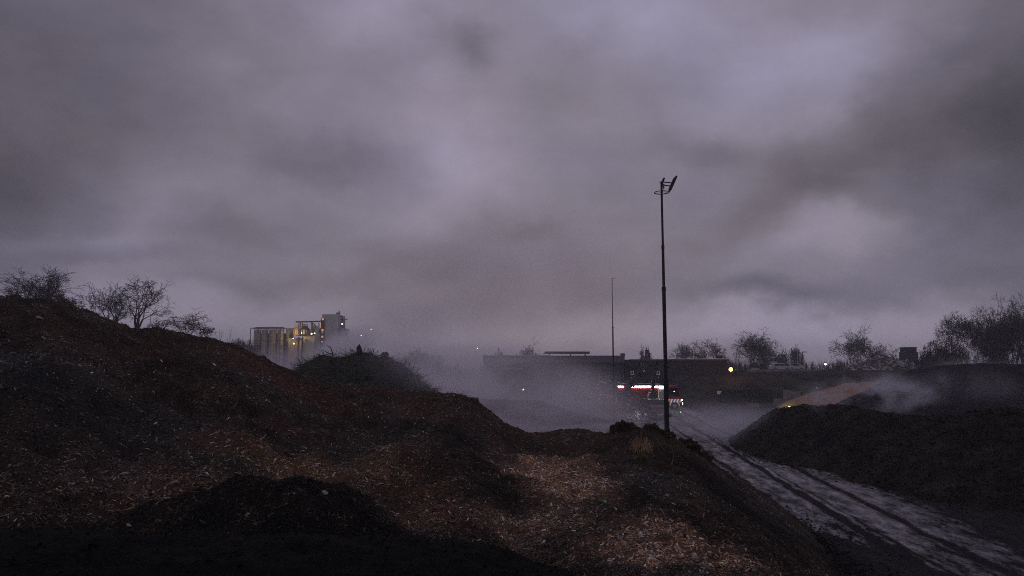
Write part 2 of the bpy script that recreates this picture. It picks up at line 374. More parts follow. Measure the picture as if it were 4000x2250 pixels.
# patches of other colour: place, radii (m, across / away), turn, kind, strength
PATCH = []
for px, py, rx, ry, kd, st in [
  (2120, 1850, 1.3, 1.6, 'orange', 1.15), (2230, 1900, 1.0, 1.2, 'orange', 1.), (2330, 1900, .8, 1.2, 'orange', .7), (2150, 2030, 1.0, .8, 'orange', .35),
  (2480, 2140, 1.3, .9, 'orange', .6), (2700, 2190, 1.1, .6, 'orange', .6), (2850, 2200, 1.0, .5, 'orange', .45), (1980, 2080, 1.0, .9, 'orange', .35),
  (1250, 1850, 1.4, 1.4, 'ochre', .85), (1060, 1835, .8, .7, 'ochre', .6), (1420, 1840, .9, .8, 'ochre', .5), (1640, 1890, .7, .8, 'ochre', .55),
  (1680, 2000, .6, .6, 'ochre', .5), (1300, 1490, .9, 1.0, 'ochre', .55), (1490, 1780, .5, .9, 'ochre', .5), (850, 1760, .7, .5, 'ochre', .35),
  (1560, 1880, 1.4, .9, 'red', .6), (1100, 1480, 1.6, 1.4, 'red', .75), (950, 1460, 1.2, .8, 'red', .55), (1400, 1520, 1.6, .7, 'red', .6), (1250, 1560, 1.2, 1.0, 'red', .6),
  (1650, 1610, .6, .6, 'red', .4), (1620, 1730, .6, .5, 'red', .4), (1560, 1970, .8, .8, 'red', .5), (880, 1720, 1.0, .6, 'red', .5), (620, 1850, .7, .4, 'red', .35),
  (1780, 2000, .8, .8, 'red', .4), (1900, 1700, 1.2, 1.0, 'red', .35), (1130, 1700, .8, .6, 'red', .4), (2380, 1690, .8, .8, 'red', .25),
  (900, 2000, 3.2, 1.6, 'dark', 1.), (1150, 1990, 2.2, 1.5, 'dark', .9), (600, 2080, 2.5, 1.2, 'dark', .8), (400, 1660, 2.5, 1.5, 'dark', .3), (200, 1620, 2.4, 1.8, 'dark', .25),
  (2620, 1800, 2.0, 2.6, 'dark', .75), (2850, 1950, 1.9, 3.2, 'dark', .85), (3000, 2080, 1.8, 3.4, 'dark', .95), (2500, 1950, 1.0, 1.6, 'dark', .5), (1700, 1880, .9, 1.0, 'dark', .4),
  (2000, 1960, 1.0, .8, 'dark', .5), (1250, 1560, .8, .5, 'dark', .3), (2420, 1720, 1.2, 1.0, 'dark', .5)]:
    c = heap_hit(px, py); PATCH.append((c[0], c[1], rx, ry, kd, st))
TONE = {'orange': np.array((.40, .235, .15)), 'ochre': np.array((.23, .145, .075)), 'red': np.array((.12, .055, .045)), 'dark': np.array((.013, .0125, .012))}
BASE = np.array((.062, .049, .040))
def heap_col(x, y):
    c = np.tile(BASE, x.shape + (1,)) * np.clip(1 + .8 * fbm(x * .6, y * .6, 4, 60) + .5 * fbm(x * 2.4, y * 2.4, 3, 64), .25, 3)[..., None]
    c = c * (1 + .35 * fbm(x * .4 + 3, y * .4, 3, 65)[..., None] * np.array((1, 0, -.8)))
    dk = np.zeros(x.shape)
    wx = x + .55 * fbm(x * .9, y * .9, 4, 61); wy = y + .8 * fbm(x * .9 + 5, y * .9, 4, 62)
    for (cx_, cy_, rx, ry, kd, st) in PATCH:
        a = math.atan2(cx_, cy_); dx = wx - cx_; dy = wy - cy_
        u = dx * math.cos(a) - dy * math.sin(a); v = dx * math.sin(a) + dy * math.cos(a)
        q = sstep(1.35, .25, np.sqrt((u / rx) ** 2 + (v / ry) ** 2)) * st
        q = q * np.clip(.75 + .8 * fbm(x * 2.2, y * 2.2, 3, 63), .15, 1)
        c = c * (1 - q[..., None]) + TONE[kd] * q[..., None]
        dk = np.maximum(dk * (1 - q * .7), 0) if kd != 'dark' else np.maximum(dk, q)
    return np.clip(c, .004, 1), dk
m_heap = mat('chip_heap_surface', (1, 1, 1), .9, var=.55, scale=16, bump=.035, bscale=22, spec=.05, attr=True)
az = np.concatenate([np.radians(np.arange(-78, -36.5, .5)), np.radians(np.arange(-36.5, 30, .07)), np.radians(np.arange(30, 46, .4))])
rad = np.concatenate([np.arange(3.2, 9, .12), np.arange(9, 29, .062), np.arange(29, 37, .2)])
AZ, RD = np.meshgrid(az, rad, indexing='ij'); HX = RD * np.sin(AZ); HY = RD * np.cos(AZ)
HZz = heap_z(HX, HY); hc, hd = heap_col(HX, HY)
heap = np_mesh('wood_chip_heap', np.stack([HX, HY, HZz], -1).reshape(-1, 3), grid_faces(len(az), len(rad)), m_heap, col=hc.reshape(-1, 3))
heap.data.flip_normals()
tag(heap, 'long brown heap of wood chips rising to the left across the foreground', 'heap')

# loose chips lying over the heap
def scatter_chips(name, n, azr, rr_, zfun, colfun, size, label_mat, keep=None, lift=.012):
    a = rng.uniform(azr[0], azr[1], n); r = np.exp(rng.uniform(math.log(rr_[0]), math.log(rr_[1]), n))
    x = r * np.sin(a); y = r * np.cos(a); e = .06
    z = zfun(x, y); col_, dk_ = colfun(x, y)
    nx_ = -(zfun(x + e, y, False) - zfun(x - e, y, False)) / (2 * e); ny_ = -(zfun(x, y + e, False) - zfun(x, y - e, False)) / (2 * e)
    if keep is not None:
        k = keep(x, y, z, dk_); a, r, x, y, z, nx_, ny_, dk_ = (q[k] for q in (a, r, x, y, z, nx_, ny_, dk_)); col_ = col_[k]
    n = len(x)
    nm = np.stack([nx_, ny_, np.ones(n)], -1) + rng.normal(0, .42, (n, 3)); nm /= np.linalg.norm(nm, axis=1)[:, None]
    t = rng.normal(0, 1, (n, 3)); t -= (t * nm).sum(1)[:, None] * nm; t /= np.linalg.norm(t, axis=1)[:, None]; b = np.cross(nm, t)
    ln = np.minimum(size * np.exp(rng.normal(-.35, .5, n)) * (1 + .9 * np.clip(col_[:, 0] * 3.2 - .15, 0, .6)), .12); wd = ln * rng.uniform(.18, .5, n); th = wd * .25 + .002
    c = np.stack([x, y, z + lift], -1)
    V = np.stack([c - t * ln[:, None] / 2 - b * wd[:, None] * .3, c + t * ln[:, None] / 2 - b * wd[:, None] * .5,
                  c + t * ln[:, None] * .42 + b * wd[:, None] * .5, c - t * ln[:, None] * .45 + b * wd[:, None] * .4, c + nm * th[:, None], c - nm * th[:, None]], 1)
    i = np.arange(n)[:, None] * 6
    Fc = np.concatenate([i + np.array(q)[None] for q in ((0, 1, 4), (1, 2, 4), (2, 3, 4), (3, 0, 4), (1, 0, 5), (2, 1, 5), (3, 2, 5), (0, 3, 5))], 0)
    br = np.exp(rng.normal(-.1, .6, n)); br = np.where(rng.random(n) < .035, br * 4, br)
    grey = rng.random(n) < .22
    cc = np.where(grey[:, None], (col_.mean(1) * 1.6)[:, None] * np.array((1., .97, 1.0)), col_) * br[:, None]
    return V.reshape(-1, 3), Fc, np.repeat(np.clip(cc, .004, .6), 6, 0)
def keep_main(x, y, z, dk):
    return (rng.random(len(x)) > dk * .86) & (z > .03)
V1, F1, C1 = scatter_chips('wood_chips', 300000, (math.radians(-37), math.radians(29)), (7, 28), heap_z, heap_col, .048, None, keep_main)
m_chip = mat('wood_chip', (1.8, 1.75, 1.66), .85, var=.2, scale=30, spec=.14, attr=True)
m_crumb = mat('compost_crumb', (1.2, 1.2, 1.2), .97, var=.2, scale=30, spec=.04, attr=True)
chips = np_mesh('wood_chips', V1, F1, m_chip, col=C1)
tag(chips, 'loose wood chips and bark scattered over the brown heap', 'wood chips', kind='stuff')

V2, F2, C2 = scatter_chips('clods', 5200, (math.radians(-37), math.radians(29)), (8, 28), heap_z, lambda x, y: (heap_col(x, y)[0] * .45, heap_col(x, y)[1]), .2, None, keep_main, .0)
V3, F3, C3 = scatter_chips('sticks', 2600, (math.radians(-37), math.radians(29)), (8, 28), heap_z, heap_col, .2, None, keep_main, .03)
v_ = V3.reshape(-1, 6, 3); m_ = v_.mean(1, keepdims=True); ax = v_[:, 1:2] - v_[:, 0:1]; an = ax / np.linalg.norm(ax, axis=2, keepdims=True)
al = ((v_ - m_) * an).sum(2, keepdims=True); v_ = m_ + an * al * 1.6 + (v_ - m_ - an * al) * .22
bark = np_mesh('bark_litter', np.concatenate([V2, v_.reshape(-1, 3)]), np.concatenate([F2, F3 + len(V2)]), m_chip, col=np.concatenate([C2, C3 * 1.3])); tag(bark, 'bark lumps and thin sticks mixed into the chips of the brown heap', 'bark litter', kind='stuff')

# dark compost mound the photographer stands on
NEAR = [(-1500, 2000), (-500, 2040), (0, 2074), (177, 2054), (450, 2082), (800, 2070), (1060, 2074), (1460, 2086), (1822, 2094), (1935, 2118), (2055, 2166), (2184, 2200), (2300, 2245), (2500, 2340), (2900, 2500), (3600, 2900)]
naz, nz = [], []
for px, py in NEAR:
    d = ray(px, py); t = 5.2 / math.hypot(d.x, d.y); naz.append(math.atan2(d.x, d.y)); nz.append(CH + d.z * t)
def near_z(x, y, fine=True):
    az = np.arctan2(x, y); r = np.hypot(x, y)
    zt = np.interp(az, naz, nz)
    z = zt - .62 * np.maximum(0, r - 5.2) - .22 * np.maximum(0, 5.2 - r) * sstep(0, 2, 5.2 - r) - .02
    z = z + .10 * fbm(x * 1.1, y * 1.1, 4, 70) * (1 - .6 * np.exp(-((r - 5.2) / .5) ** 2))
    if fine: z = z + .03 * fbm(x * 6, y * 6, 3, 71)
    return z
az2 = np.radians(np.arange(-75, 40, .35)); rad2 = np.arange(.6, 12.5, .05)
A2, R2 = np.meshgrid(az2, rad2, indexing='ij'); NX = R2 * np.sin(A2); NY = R2 * np.cos(A2)
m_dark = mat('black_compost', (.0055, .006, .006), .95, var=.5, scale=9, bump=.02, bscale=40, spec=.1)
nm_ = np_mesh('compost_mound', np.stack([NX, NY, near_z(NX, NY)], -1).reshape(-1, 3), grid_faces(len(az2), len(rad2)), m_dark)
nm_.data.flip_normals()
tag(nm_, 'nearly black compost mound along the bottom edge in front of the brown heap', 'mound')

# ------------------------------------------------------------------ windrows on the right, and other heaps
def mound_mesh(name, x0, x1, y0, y1, step, zfun, m, label, cat='heap', group=None, colfun=None):
    xs = np.arange(x0, x1 + step, step); ys = np.arange(y0, y1 + step, step); X, Y = np.meshgrid(xs, ys, indexing='ij')
    Z = zfun(X, Y); V = np.stack([X, Y, Z], -1).reshape(-1, 3); Fc = grid_faces(len(xs), len(ys))[:, ::-1]
    k = (V[Fc][:, :, 2].max(1) > -.15); Fc = Fc[k]
    used = np.unique(Fc); mp = np.zeros(len(V), int); mp[used] = np.arange(len(used)); V = V[used]; Fc = mp[Fc]
    c = None
    if colfun is not None: c = colfun(V[:, 0], V[:, 1])
    o = np_mesh(name, V, Fc, m, col=c); tag(o, label, cat, group); return o
def ridge(pts, slope, seed, am=.3, top=.5):
    """height under a ridge line through (x, y, z) points, sides at the angle of repose"""
    def f(X, Y):
        best = np.full(X.shape, -9.0)
        wx = X + .5 * fbm(X * .35, Y * .35, 3, seed + 5); wy = Y + .5 * fbm(X * .35 + 9, Y * .35, 3, seed + 6)
        for (ax, ay, azz), (bx, by, bz) in zip(pts, pts[1:]):
            dx, dy = bx - ax, by - ay; L2 = dx * dx + dy * dy
            t = np.clip(((wx - ax) * dx + (wy - ay) * dy) / L2, 0, 1)
            d = np.hypot(wx - ax - t * dx, wy - ay - t * dy)
            zt = azz + (bz - azz) * t
            best = np.maximum(best, zt - slope * np.maximum(0, np.sqrt(d * d + top * top) - top))
        return best + am * fbm(X * .35, Y * .35, 4, seed) + am * .25 * fbm(X * 1.6, Y * 1.6, 3, seed + 1) + .05 * fbm(X * 5, Y * 5, 2, seed + 2)
    return f
m_comp = mat('dark_compost', (.013, .012, .014), .92, var=.6, scale=.9, bump=.07, bscale=6, spec=.04, c2=(.024, .022, .017))
m_comp2 = mat('wet_compost', (.018, .018, .021), .9, var=.45, scale=.8, bump=.08, bscale=4, spec=.12)
front = ridge([(20.2, 56, 2.4), (19.9, 50, 3.0), (20.2, 46, 3.3), (21.6, 40, 2.9), (22.2, 35.5, 3.5), (24.4, 32.0, 3.75), (30, 28.5, 3.7), (44, 24, 3.6)], .66, 110, .22)
mound_mesh('compost_windrow', 12, 46, 22, 64, .14, front, m_comp, 'black steaming compost windrow beside the muddy track', 'heap', 'compost heaps on the right')
def crumbs(name, zf, xr, yr, n, size, lab, seed, keepz=.1):
    g = np.random.default_rng(seed); x = g.uniform(*xr, n); y = yr[0] + (yr[1] - yr[0]) * g.random(n) ** 1.4; z = zf(x, y); k = z > keepz; x, y, z = x[k], y[k], z[k]; n = len(x)
    d = g.normal(0, 1, (n, 4, 3)) * np.array((1, 1, .6)); ln = np.minimum(size * np.exp(g.normal(0, .45, n)), size * 2.2)[:, None, None]
    V = (np.stack([x, y, z + .01], -1)[:, None] + d * ln * .5).reshape(-1, 3); i = np.arange(n)[:, None] * 4
    Fc = np.concatenate([i + np.array(q)[None] for q in ((0, 1, 2), (0, 2, 3), (0, 3, 1), (1, 3, 2))], 0)
    pal = np.array(((.009, .008, .0085), (.019, .016, .013), (.012, .014, .010), (.007, .007, .009), (.07, .06, .058))); pk = pal[g.choice(5, n, p=(.4, .25, .17, .172, .008))] * np.exp(g.normal(0, .3, n))[:, None]
    o = np_mesh(name, V, Fc, m_crumb, col=np.repeat(pk, 4, 0)); tag(o, lab, 'crumbs', kind='stuff'); return o
crumbs('compost_crumbs', front, (13, 44), (23, 62), 90000, .075, 'loose crumbs and fibres on the black windrow beside the track', 31)
def toe_z(x, y):
    f_ = front(x, y); return np.where((f_ > -1.1) & (f_ < .15) & (_h((x * 997).astype(int), (y * 991).astype(int), 3) < np.exp(np.minimum(0, f_) * 3.2)), ground_z(x, y) + .07, -9)
crumbs('spilled_soil', toe_z, (11, 30), (18, 60), 60000, .07, 'crumbs of soil spilled along the foot of the windrow', 33, -1)
def toe_h(x, y):
    f_ = foot_dist(x, y) * .74; return np.where((f_ > -1.6) & (f_ < .1) & (_h((x * 997).astype(int), (y * 991).astype(int), 4) < np.exp(np.minimum(0, f_) * 2.2)), ground_z(x, y) + .07, -9)
crumbs('spilled_chips', toe_h, (6, 13), (12, 30), 60000, .05, 'chips and soil spilled from the brown heap onto the track', 34, -1)
crumbs('compost_crumbs', lambda x, y: np.where(np.hypot(x, y) < 7, near_z(x, y), -9), (-6, 4), (2, 7), 22000, .014, 'fine crumbs on the black compost mound', 35, 0)
back = ridge([(31, 66, 2.2), (33.5, 68, 4.2), (37.5, 70, 5.3), (42, 71, 5.9), (50, 72, 5.95), (60, 71, 5.6), (80, 68, 5.5)], .62, 120, .3)
mound_mesh('compost_windrow', 20, 84, 54, 84, .2, back, m_comp2, 'tall dark bluish compost windrow behind the steaming one, below the right trees', 'heap', 'compost heaps on the right')
m_brown = mat('fresh_chips', (.30, .19, .14), .9, var=.35, scale=2.2, bump=.08, bscale=5, spec=.15)
orange = ridge([(40.5, 108, 1.0), (46, 110, 2.5), (50.5, 112, 3.4), (57, 113, 3.5), (66, 114, 3.4)], .55, 130, .18)
mound_mesh('fresh_chip_heap', 33, 72, 98, 124, .3, orange, m_brown, 'pale orange brown chip heap beyond the steaming windrow', 'heap')
m_bank = mat('bank_earth', (.026, .023, .025), .95, var=.5, scale=.35, bump=.1, bscale=2.5, spec=.1, c2=(.030, .030, .024))
bank = ridge([(30, 133, 1.2), (34, 136, 4.0), (44, 138, 4.9), (62, 139, 5.2), (80, 139, 5.3), (110, 139, 5.6), (150, 138, 5.8)], .42, 140, .22, 2.0)
mound_mesh('earth_bank', 18, 156, 118, 152, .45, bank, m_bank, 'long dark flat topped earth bank behind the green skips', 'bank')
lowm = ridge([(-22, 72, .8), (-16, 74, 2.4), (-8, 76, 2.8), (2, 77, 2.2), (9, 78, .5)], .5, 150, .2)
mound_mesh('compost_windrow', -32, 18, 64, 88, .3, lowm, m_comp2, 'low dark windrow faint in the smoke below the warehouse', 'heap', 'compost heaps in the smoke')
lowm2 = ridge([(-2, 97, 2.0), (5, 99, 3.4), (9, 99, 3.0), (13, 100, .6)], .5, 155, .2)
mound_mesh('compost_windrow', -12, 20, 88, 108, .3, lowm2, m_comp2, 'dark windrow in the smoke left of the orange digger', 'heap', 'compost heaps in the smoke')

# sod clumps with grass on the crest of the main heap
def lump(name, c, r, m, seed, parent=None, n=40, amp=.25, sc=1.6):
    th = np.linspace(0, math.pi, n // 2 + 1); ph = np.linspace(0, 2 * math.pi, n + 1)[:-1]
    T_, P_ = np.meshgrid(th, ph, indexing='ij')
    d = np.stack([np.sin(T_) * np.cos(P_), np.sin(T_) * np.sin(P_), np.cos(T_)], -1)
    k = 1 + amp * fbm(d[..., 0] * sc + seed, d[..., 1] * sc + d[..., 2] * sc * 1.3, 5, seed, .65)
    V = (d * k[..., None] * np.array(r)).reshape(-1, 3)
    a, b = T_.shape
    i = np.arange(a - 1)[:, None] * b; j = np.arange(b)[None, :]; j2 = (j + 1) % b
    Fc = np.stack([i + j, i + b + j, i + b + j2, i + j2], -1).reshape(-1, 4)
    o = np_mesh(name, V, Fc, m, parent); o.location = c; return o
m_sod = mat('sod_soil', (.020, .017, .011), .95, var=.6, scale=6, bump=.03, bscale=25, spec=.1, c2=(.04, .036, .018))
m_grass = mat('dead_grass', (.34, .25, .14), .8, var=.5, scale=5, spec=.2, c2=(.30, .20, .14))
m_grass2 = mat('mossy_grass', (.05, .05, .02), .85, var=.5, scale=5, spec=.2)
def blades(n, c, rx, ry, rz, ln, droop, wd=.006, seed=1, outward=1.0):
    g = np.random.default_rng(seed); d = g.normal(0, 1, (n, 3)); d /= np.linalg.norm(d, axis=1)[:, None]; d[:, 2] = np.abs(d[:, 2]) * .9
    root = d * np.array((rx, ry, rz)) + np.array(c)
    out = d * outward + g.normal(0, .5, (n, 3)); out /= np.linalg.norm(out, axis=1)[:, None]
    l_ = ln * np.exp(g.normal(0, .4, n))[:, None]; up = np.array((0, 0, 1.))
    side = np.cross(out, up + g.normal(0, .3, (n, 3))); side /= np.linalg.norm(side, axis=1)[:, None]; side = side * wd
    p1 = root + out * l_ * .5; p2 = root + out * l_ * .9 - up * l_ * droop
    V = np.stack([root - side, root + side, p1 + side * .8, p1 - side * .8, p2], 1).reshape(-1, 3); i = np.arange(n)[:, None] * 5
    Fc = np.concatenate([i + np.array(q)[None] for q in ((0, 1, 2), (0, 2, 3), (3, 2, 4))], 0)
    return V, Fc
def sod(px, top, D, r, lab, seed, nb=900, m=m_grass2, ln=.18):
    x_ = W(px, 1600, D).x; c = Vector((x_, D, float(heap_z(np.array(x_), np.array(D))) + top - r[2])); e = empty('sod_clump', c); tag(e, lab, 'clump', 'clumps on the crest of the heap')
    lump('soil', (0, 0, 0), r, m_sod, seed, e, 80, .75, 2.6)
    V, Fc = blades(nb, (0, 0, 0), r[0] * .95, r[1] * .95, r[2] * .95, ln, .35, .005, seed)
    np_mesh('grass', V, Fc, m, e); return e
sod(2438, .36, 24.4, (.50, .38, .42), 'mossy grass topped sod clump, left one on the heap crest', 3, 1500)
sod(2538, .33, 24.5, (.28, .28, .36), 'dark sod clump between the grassy one and the lamp pole', 4, 500)
sod(2585, .12, 24.4, (.34, .3, .25), 'low dark clod at the foot of the lamp pole', 8, 260)
sod(2668, .12, 24.6, (.45, .4, .3), 'low dark clod on the crest just right of the lamp pole', 5, 200)
sod(2740, .10, 24.6, (.3, .3, .3), 'small dark clod at the right end of the heap crest', 6, 150)
t0 = heap_hit(2505, 1755); e = empty('grass_tuft', t0); tag(e, 'pale straw coloured grass tuft hanging below the mossy sod clump', 'grass tuft')
V, Fc = blades(650, (0, 0, 0), .19, .16, .18, .24, .7, .006, 21); np_mesh('straw', V, Fc, m_grass, e)
t1 = heap_hit(2510, 1795); V, Fc = blades(300, tuple(t1 - t0), .14, .14, .08, .18, .6, .006, 22); np_mesh('moss', V, Fc, mat('olive_grass', (.10, .10, .035), .85, var=.4, scale=6), e)
# small things lying on the heap
bp = heap_hit(2363, 1968); e = MB()
e.lathe([(0, .03), (.032, .03), (.036, .02), (.036, -.03), (.03, -.035), (0, -.035)], n=20)
o = e.build('bottle_cap', mat('mint_plastic', (.09, .42, .33), .4, var=.1), smooth=False); o.location = bp + np.array((0, 0, .035)); o.rotation_euler = (.9, .3, 0)
tag(o, 'mint green plastic cap lying on the chips right of centre', 'cap')
m_stick = mat('bare_stick', (.16, .13, .11), .85, var=.3, scale=8)
for i, (px, py, ln, an, lab) in enumerate([
   (2625, 1815, .42, 1.45, 'thin pale upright twig on the dark slope below the lamp pole'), (2405, 1775, .3, -1.0, 'short pale twig left of the straw tuft'),
   (2560, 2155, .6, -.75, 'dark bent stick near the bottom of the heap'), (915, 1600, .35, 1.2, 'thin pale twig on the middle of the brown slope'),
   (385, 1465, .4, 1.2, 'slender twig standing on the left slope'), (1445, 1560, .4, .5, 'curved pale twig below the brush pile'),
   (2775, 2110, .25, .2, 'short stick low on the dark right slope')]):
    c = heap_hit(px, py); mb = MB(); p = Vector((-math.cos(an) * ln / 2, 0, 0.0)); pts = [p]
    for k in range(4): p = p + Vector((math.cos(an + .25 * (k - 1.5)) * ln / 4, .02, abs(math.sin(an + .25 * (k - 1.5))) * ln / 4)); pts.append(p)
    for a_, b_, ra, rb in zip(pts, pts[1:], (.012, .010, .008, .006), (.010, .008, .006, .003)): mb.tube(a_, b_, ra, rb, 6)
    o = mb.build('twig', m_stick); o.location = c; tag(o, lab, 'twig', 'twigs on the heap')
m_litter = mat('pale_litter', (.26, .24, .22), .7, var=.2, scale=20)
for i, (px, py, s, lab) in enumerate([(1450, 1818, .05, 'small white scrap in the ochre patch of the heap'), (880, 1700, .05, 'small white scrap on the middle slope'), (505, 2062, .09, 'pale wood piece at the edge of the black mound'),
     (645, 1955, .09, 'pale wood piece on the dark hump'), (2440, 1772, .05, 'white scrap below the mossy sod clump'), (1990, 1890, .03, 'tiny pink scrap in the orange chips'), (1270, 1935, .07, 'whitish piece above the dark hump'), (155, 1250, .1, 'pale patch of bark high on the left slope')]):
    c = heap_hit(px, py); o = lump('litter_scrap', c + np.array((0, 0, .02)), (s * .75, s * .5, s * .25), m_litter, 30 + i, None, 12, .7, 2.5); o.rotation_euler = (.5, .3, i)
    tag(o, lab, 'scrap', 'scraps lying on the heap')

# ------------------------------------------------------------------ lamp pole near, and the far one
m_pole = mat('galvanised_pole', (.018, .020, .021), .6, metal=.2, var=.3, scale=3)
m_glass = mat('lamp_glass', (.05, .055, .06), .2, var=.1)
m_box = mat('junction_box', (.16, .15, .16), .6, var=.2)
def lamp_pole(px, D, top, lab, det=True, sc=1.0):
    """telescopic mast with a floodlight on two arms and a ring of cable"""
    x0 = W(px, 1440, D).x; e = empty('lamp_pole', (x0, D, 0)); tag(e, lab, 'lamp pole', 'floodlight masts of the yard')
    k = top / 13.75
    mb = MB(); zs = [0, 4.82 * k, 9.0 * k, 10.85 * k, top]; rs = [.105 * sc, .083 * sc, .062 * sc, .050 * sc]
    for z0, z1, r in zip(zs, zs[1:], rs): mb.tube((0, 0, z0), (0, 0, z1), r, r * .96, 16)
    for z0, r in zip(zs[1:-1], rs): mb.tube((0, 0, z0 - .12), (0, 0, z0 + .05), r * 1.12, r * 1.12, 16)
    mb.build('pole', m_pole, e, smooth=False)
    b = MB(); b.tube((0, 0, 0), (0, 0, .03), .3, .3, 16)
    for i in range(4): b.tube((.22 * math.cos(i * 1.571 + .8), .22 * math.sin(i * 1.571 + .8), .03), (.22 * math.cos(i * 1.571 + .8), .22 * math.sin(i * 1.571 + .8), .1), .02, .02, 8)
    b.build('base_plate', m_pole, e)
    if not det:
        MB().tube((0, 0, top - .1), (.35, 0, top - .02), .03, .03, 6).build('bracket', m_pole, e); return e
    # head
    b = MB(); b.box((.06, 0, top + .02), (.07, .3, .26), Euler((0, math.radians(22), 0)), .0).build('small_floodlight', m_pole, e)
    b = MB(); b.tube((.02, -.1, top - .04), (.42, -.1, top - .08), .026, .026, 8); b.tube((.02, .1, top - .12), (.40, .1, top - .17), .026, .026, 8)
    b.tube((.0, -.12, top - .04), (.0, .12, top - .04), .03, .03, 8); b.build('bracket', m_pole, e)
    h = MB(); R = Euler((0, math.radians(24.5), 0))
    h.box((.50, 0, top - .1), (.075, .42, .70), R, .02); fl = h.build('floodlight', m_pole, e)
    g = MB(); g.box(Vector((.50, 0, top - .1)) + R.to_matrix() @ Vector((.0395, 0, 0)), (.006, .36, .62), R); g.build('lens', m_glass, fl)
    hb = MB(); R2_ = R.to_matrix()
    for q in range(7): hb.box(Vector((.50, 0, top - .1)) + R2_ @ Vector((-.05, (q - 3) * .055, 0)), (.03, .012, .55), R)
    hb.build('cooling_fin', m_pole, fl)
    rg = MB(); n_ = 40
    for i in range(n_):
        a, b_ = 2 * math.pi * i / n_, 2 * math.pi * (i + 1) / n_
        rg.tube((.32 * math.cos(a), .32 * math.sin(a), top - .49), (.32 * math.cos(b_), .32 * math.sin(b_), top - .49), .018, .018, 6, False)
    for a in (.6, 2.7, 4.8): rg.tube((0, 0, top - .5), (.32 * math.cos(a), .32 * math.sin(a), top - .49), .009, .009, 5)
    rg.build('ring', m_pole, e)
    if det:
        b = MB(); b.box((.075, -.03, top - .17), (.08, .1, .12), None, .01); b.box((.085, -.03, top - .28), (.06, .08, .07), None, .01); b.build('junction_box', m_box, e)
        c = MB(); pts = [Vector((.08, -.03, top - .32)), Vector((.10, -.04, top - .42)), Vector((.17, -.06, top - .5)), Vector((.27, -.06, top - .505)), Vector((.37, -.04, top - .46))]
        c.path(pts, .007); c.build('cable', m_pole, e); c = MB(); c.path([Vector((-.02, -.05, top - .02)), Vector((-.1, -.05, top - .01)), Vector((-.13, -.05, top - .05)), Vector((-.04, -.05, top - .08))], .006); c.build('cable', m_pole, e)
        for z in np.arange(.5, 6.2, .75): MB().tube((rs[0] * .9, 0, z), (rs[0] + .09, 0, z + .01), .012, .012, 6).build('climbing_peg', m_pole, e)
        MB().box((.15, 0, 3.5), (.1, .08, .12)).build('socket_box', m_box, e)
    return e
near_pole = lamp_pole(2600, 32, 13.72, 'tall black telescopic lamp pole standing behind the heap crest right of centre')
far_pole = lamp_pole(2396, 78, 15.1, 'faint thin lamp pole in the smoke left of the tall black one', False, .95)

# ------------------------------------------------------------------ trees
m_bark = mat('bark', (.028, .024, .023), .9, var=.3, scale=5, bump=.02)
m_twig = mat('twigs', (.026, .022, .023), .9, var=.3, scale=3)
def grow_tree(seed, Hc, spread, trunk_h, r0, levels=7, kids=(2, 3), stems=1, sides=.5, ang=(.22, .6), up=.16, sc_l=.78, rmin=.012, lb=.12):
    """returns (trunk segs, crown segs) of a bare tree whose crown is Hc tall and `spread` wide above trunk_h"""
    g = random.Random(seed); tr, cr = [], []
    def limb(p, d, Ln, r, lev):
        n = 3 if lev < levels - 1 else 2
        for k in range(n):
            d2 = (d + Vector((g.gauss(0, .13), g.gauss(0, .13), g.gauss(0, .08) + up * ((.7 - .8 * lev / levels) if lev else .1)))).normalized()
            q = p + d2 * Ln / n; r2 = max(r * (1 - .22 / n * 1.3), .004)
            (tr if lev < 2 else cr).append((p, q, r, r2, 6 if lev < 2 else (4 if lev < 4 else 3)))
            p, d, r = q, d2, r2
            if lev >= 2 and lev < levels and g.random() < sides:
                s = (d + Vector((g.gauss(0, .8), g.gauss(0, .8), g.gauss(0, .5)))).normalized()
                limb(p, s, Ln * g.uniform(.4, .65), r * .45, max(lev + 2, levels - 1))
        if lev >= levels: return
        nk = g.choice(kids) if lev else g.choice((2, 3, 4)); base = g.uniform(0, 6.28)
        for k in range(nk):
            a = base + k * 6.283 / nk + g.uniform(-.5, .5); t = g.uniform(*ang) * (.9 + .11 * lev)
            u = d.orthogonal().normalized(); v = d.cross(u)
            lead = (k == 0 and lev < 5); t = t * (.35 if lead else 1.35)
            s = (d * math.cos(t) + (u * math.cos(a) + v * math.sin(a)) * math.sin(t)).normalized()
            limb(p, s, Ln * (g.uniform(sc_l - .1, sc_l + .1) + (lb if lead else -.7 * lb)), r * g.uniform(.58, .74), lev + 1)
    for s in range(stems):
        d = Vector((g.gauss(0, .22 if stems > 1 else .05), g.gauss(0, .22 if stems > 1 else .05), 1)).normalized()
        limb(Vector((g.uniform(-.2, .2) * (stems > 1), g.uniform(-.2, .2) * (stems > 1), 0)), d, 3.0, r0, 0)
    pts = [q for _, q, *_ in cr] + [q for _, q, *_ in tr]
    zmax = float(np.percentile([p.z for p in pts], 99.3)); xs_ = [p.x for p in pts]
    lo_, hi_ = float(np.percentile(xs_, 1.5)), float(np.percentile(xs_, 98.5)); cxm = (lo_ + hi_) / 2; kx = spread / (hi_ - lo_)
    z0 = 2.6
    def mp(p):
        z = p.z / z0 * trunk_h if p.z < z0 else trunk_h + (p.z - z0) / (zmax - z0) * Hc
        f = 1.0 if p.z > z0 else max(0, p.z / z0)
        return Vector(((p.x - cxm * min(1, p.z / zmax)) * kx, p.y * kx, z))
    out = []
    for segs in (tr, cr):
        mb = MB()
        for a_, b_, ra, rb, n in segs: mb.tube(mp(a_), mp(b_), max(ra, rmin), max(rb, rmin), n, False)
        out.append(mb)
    return out
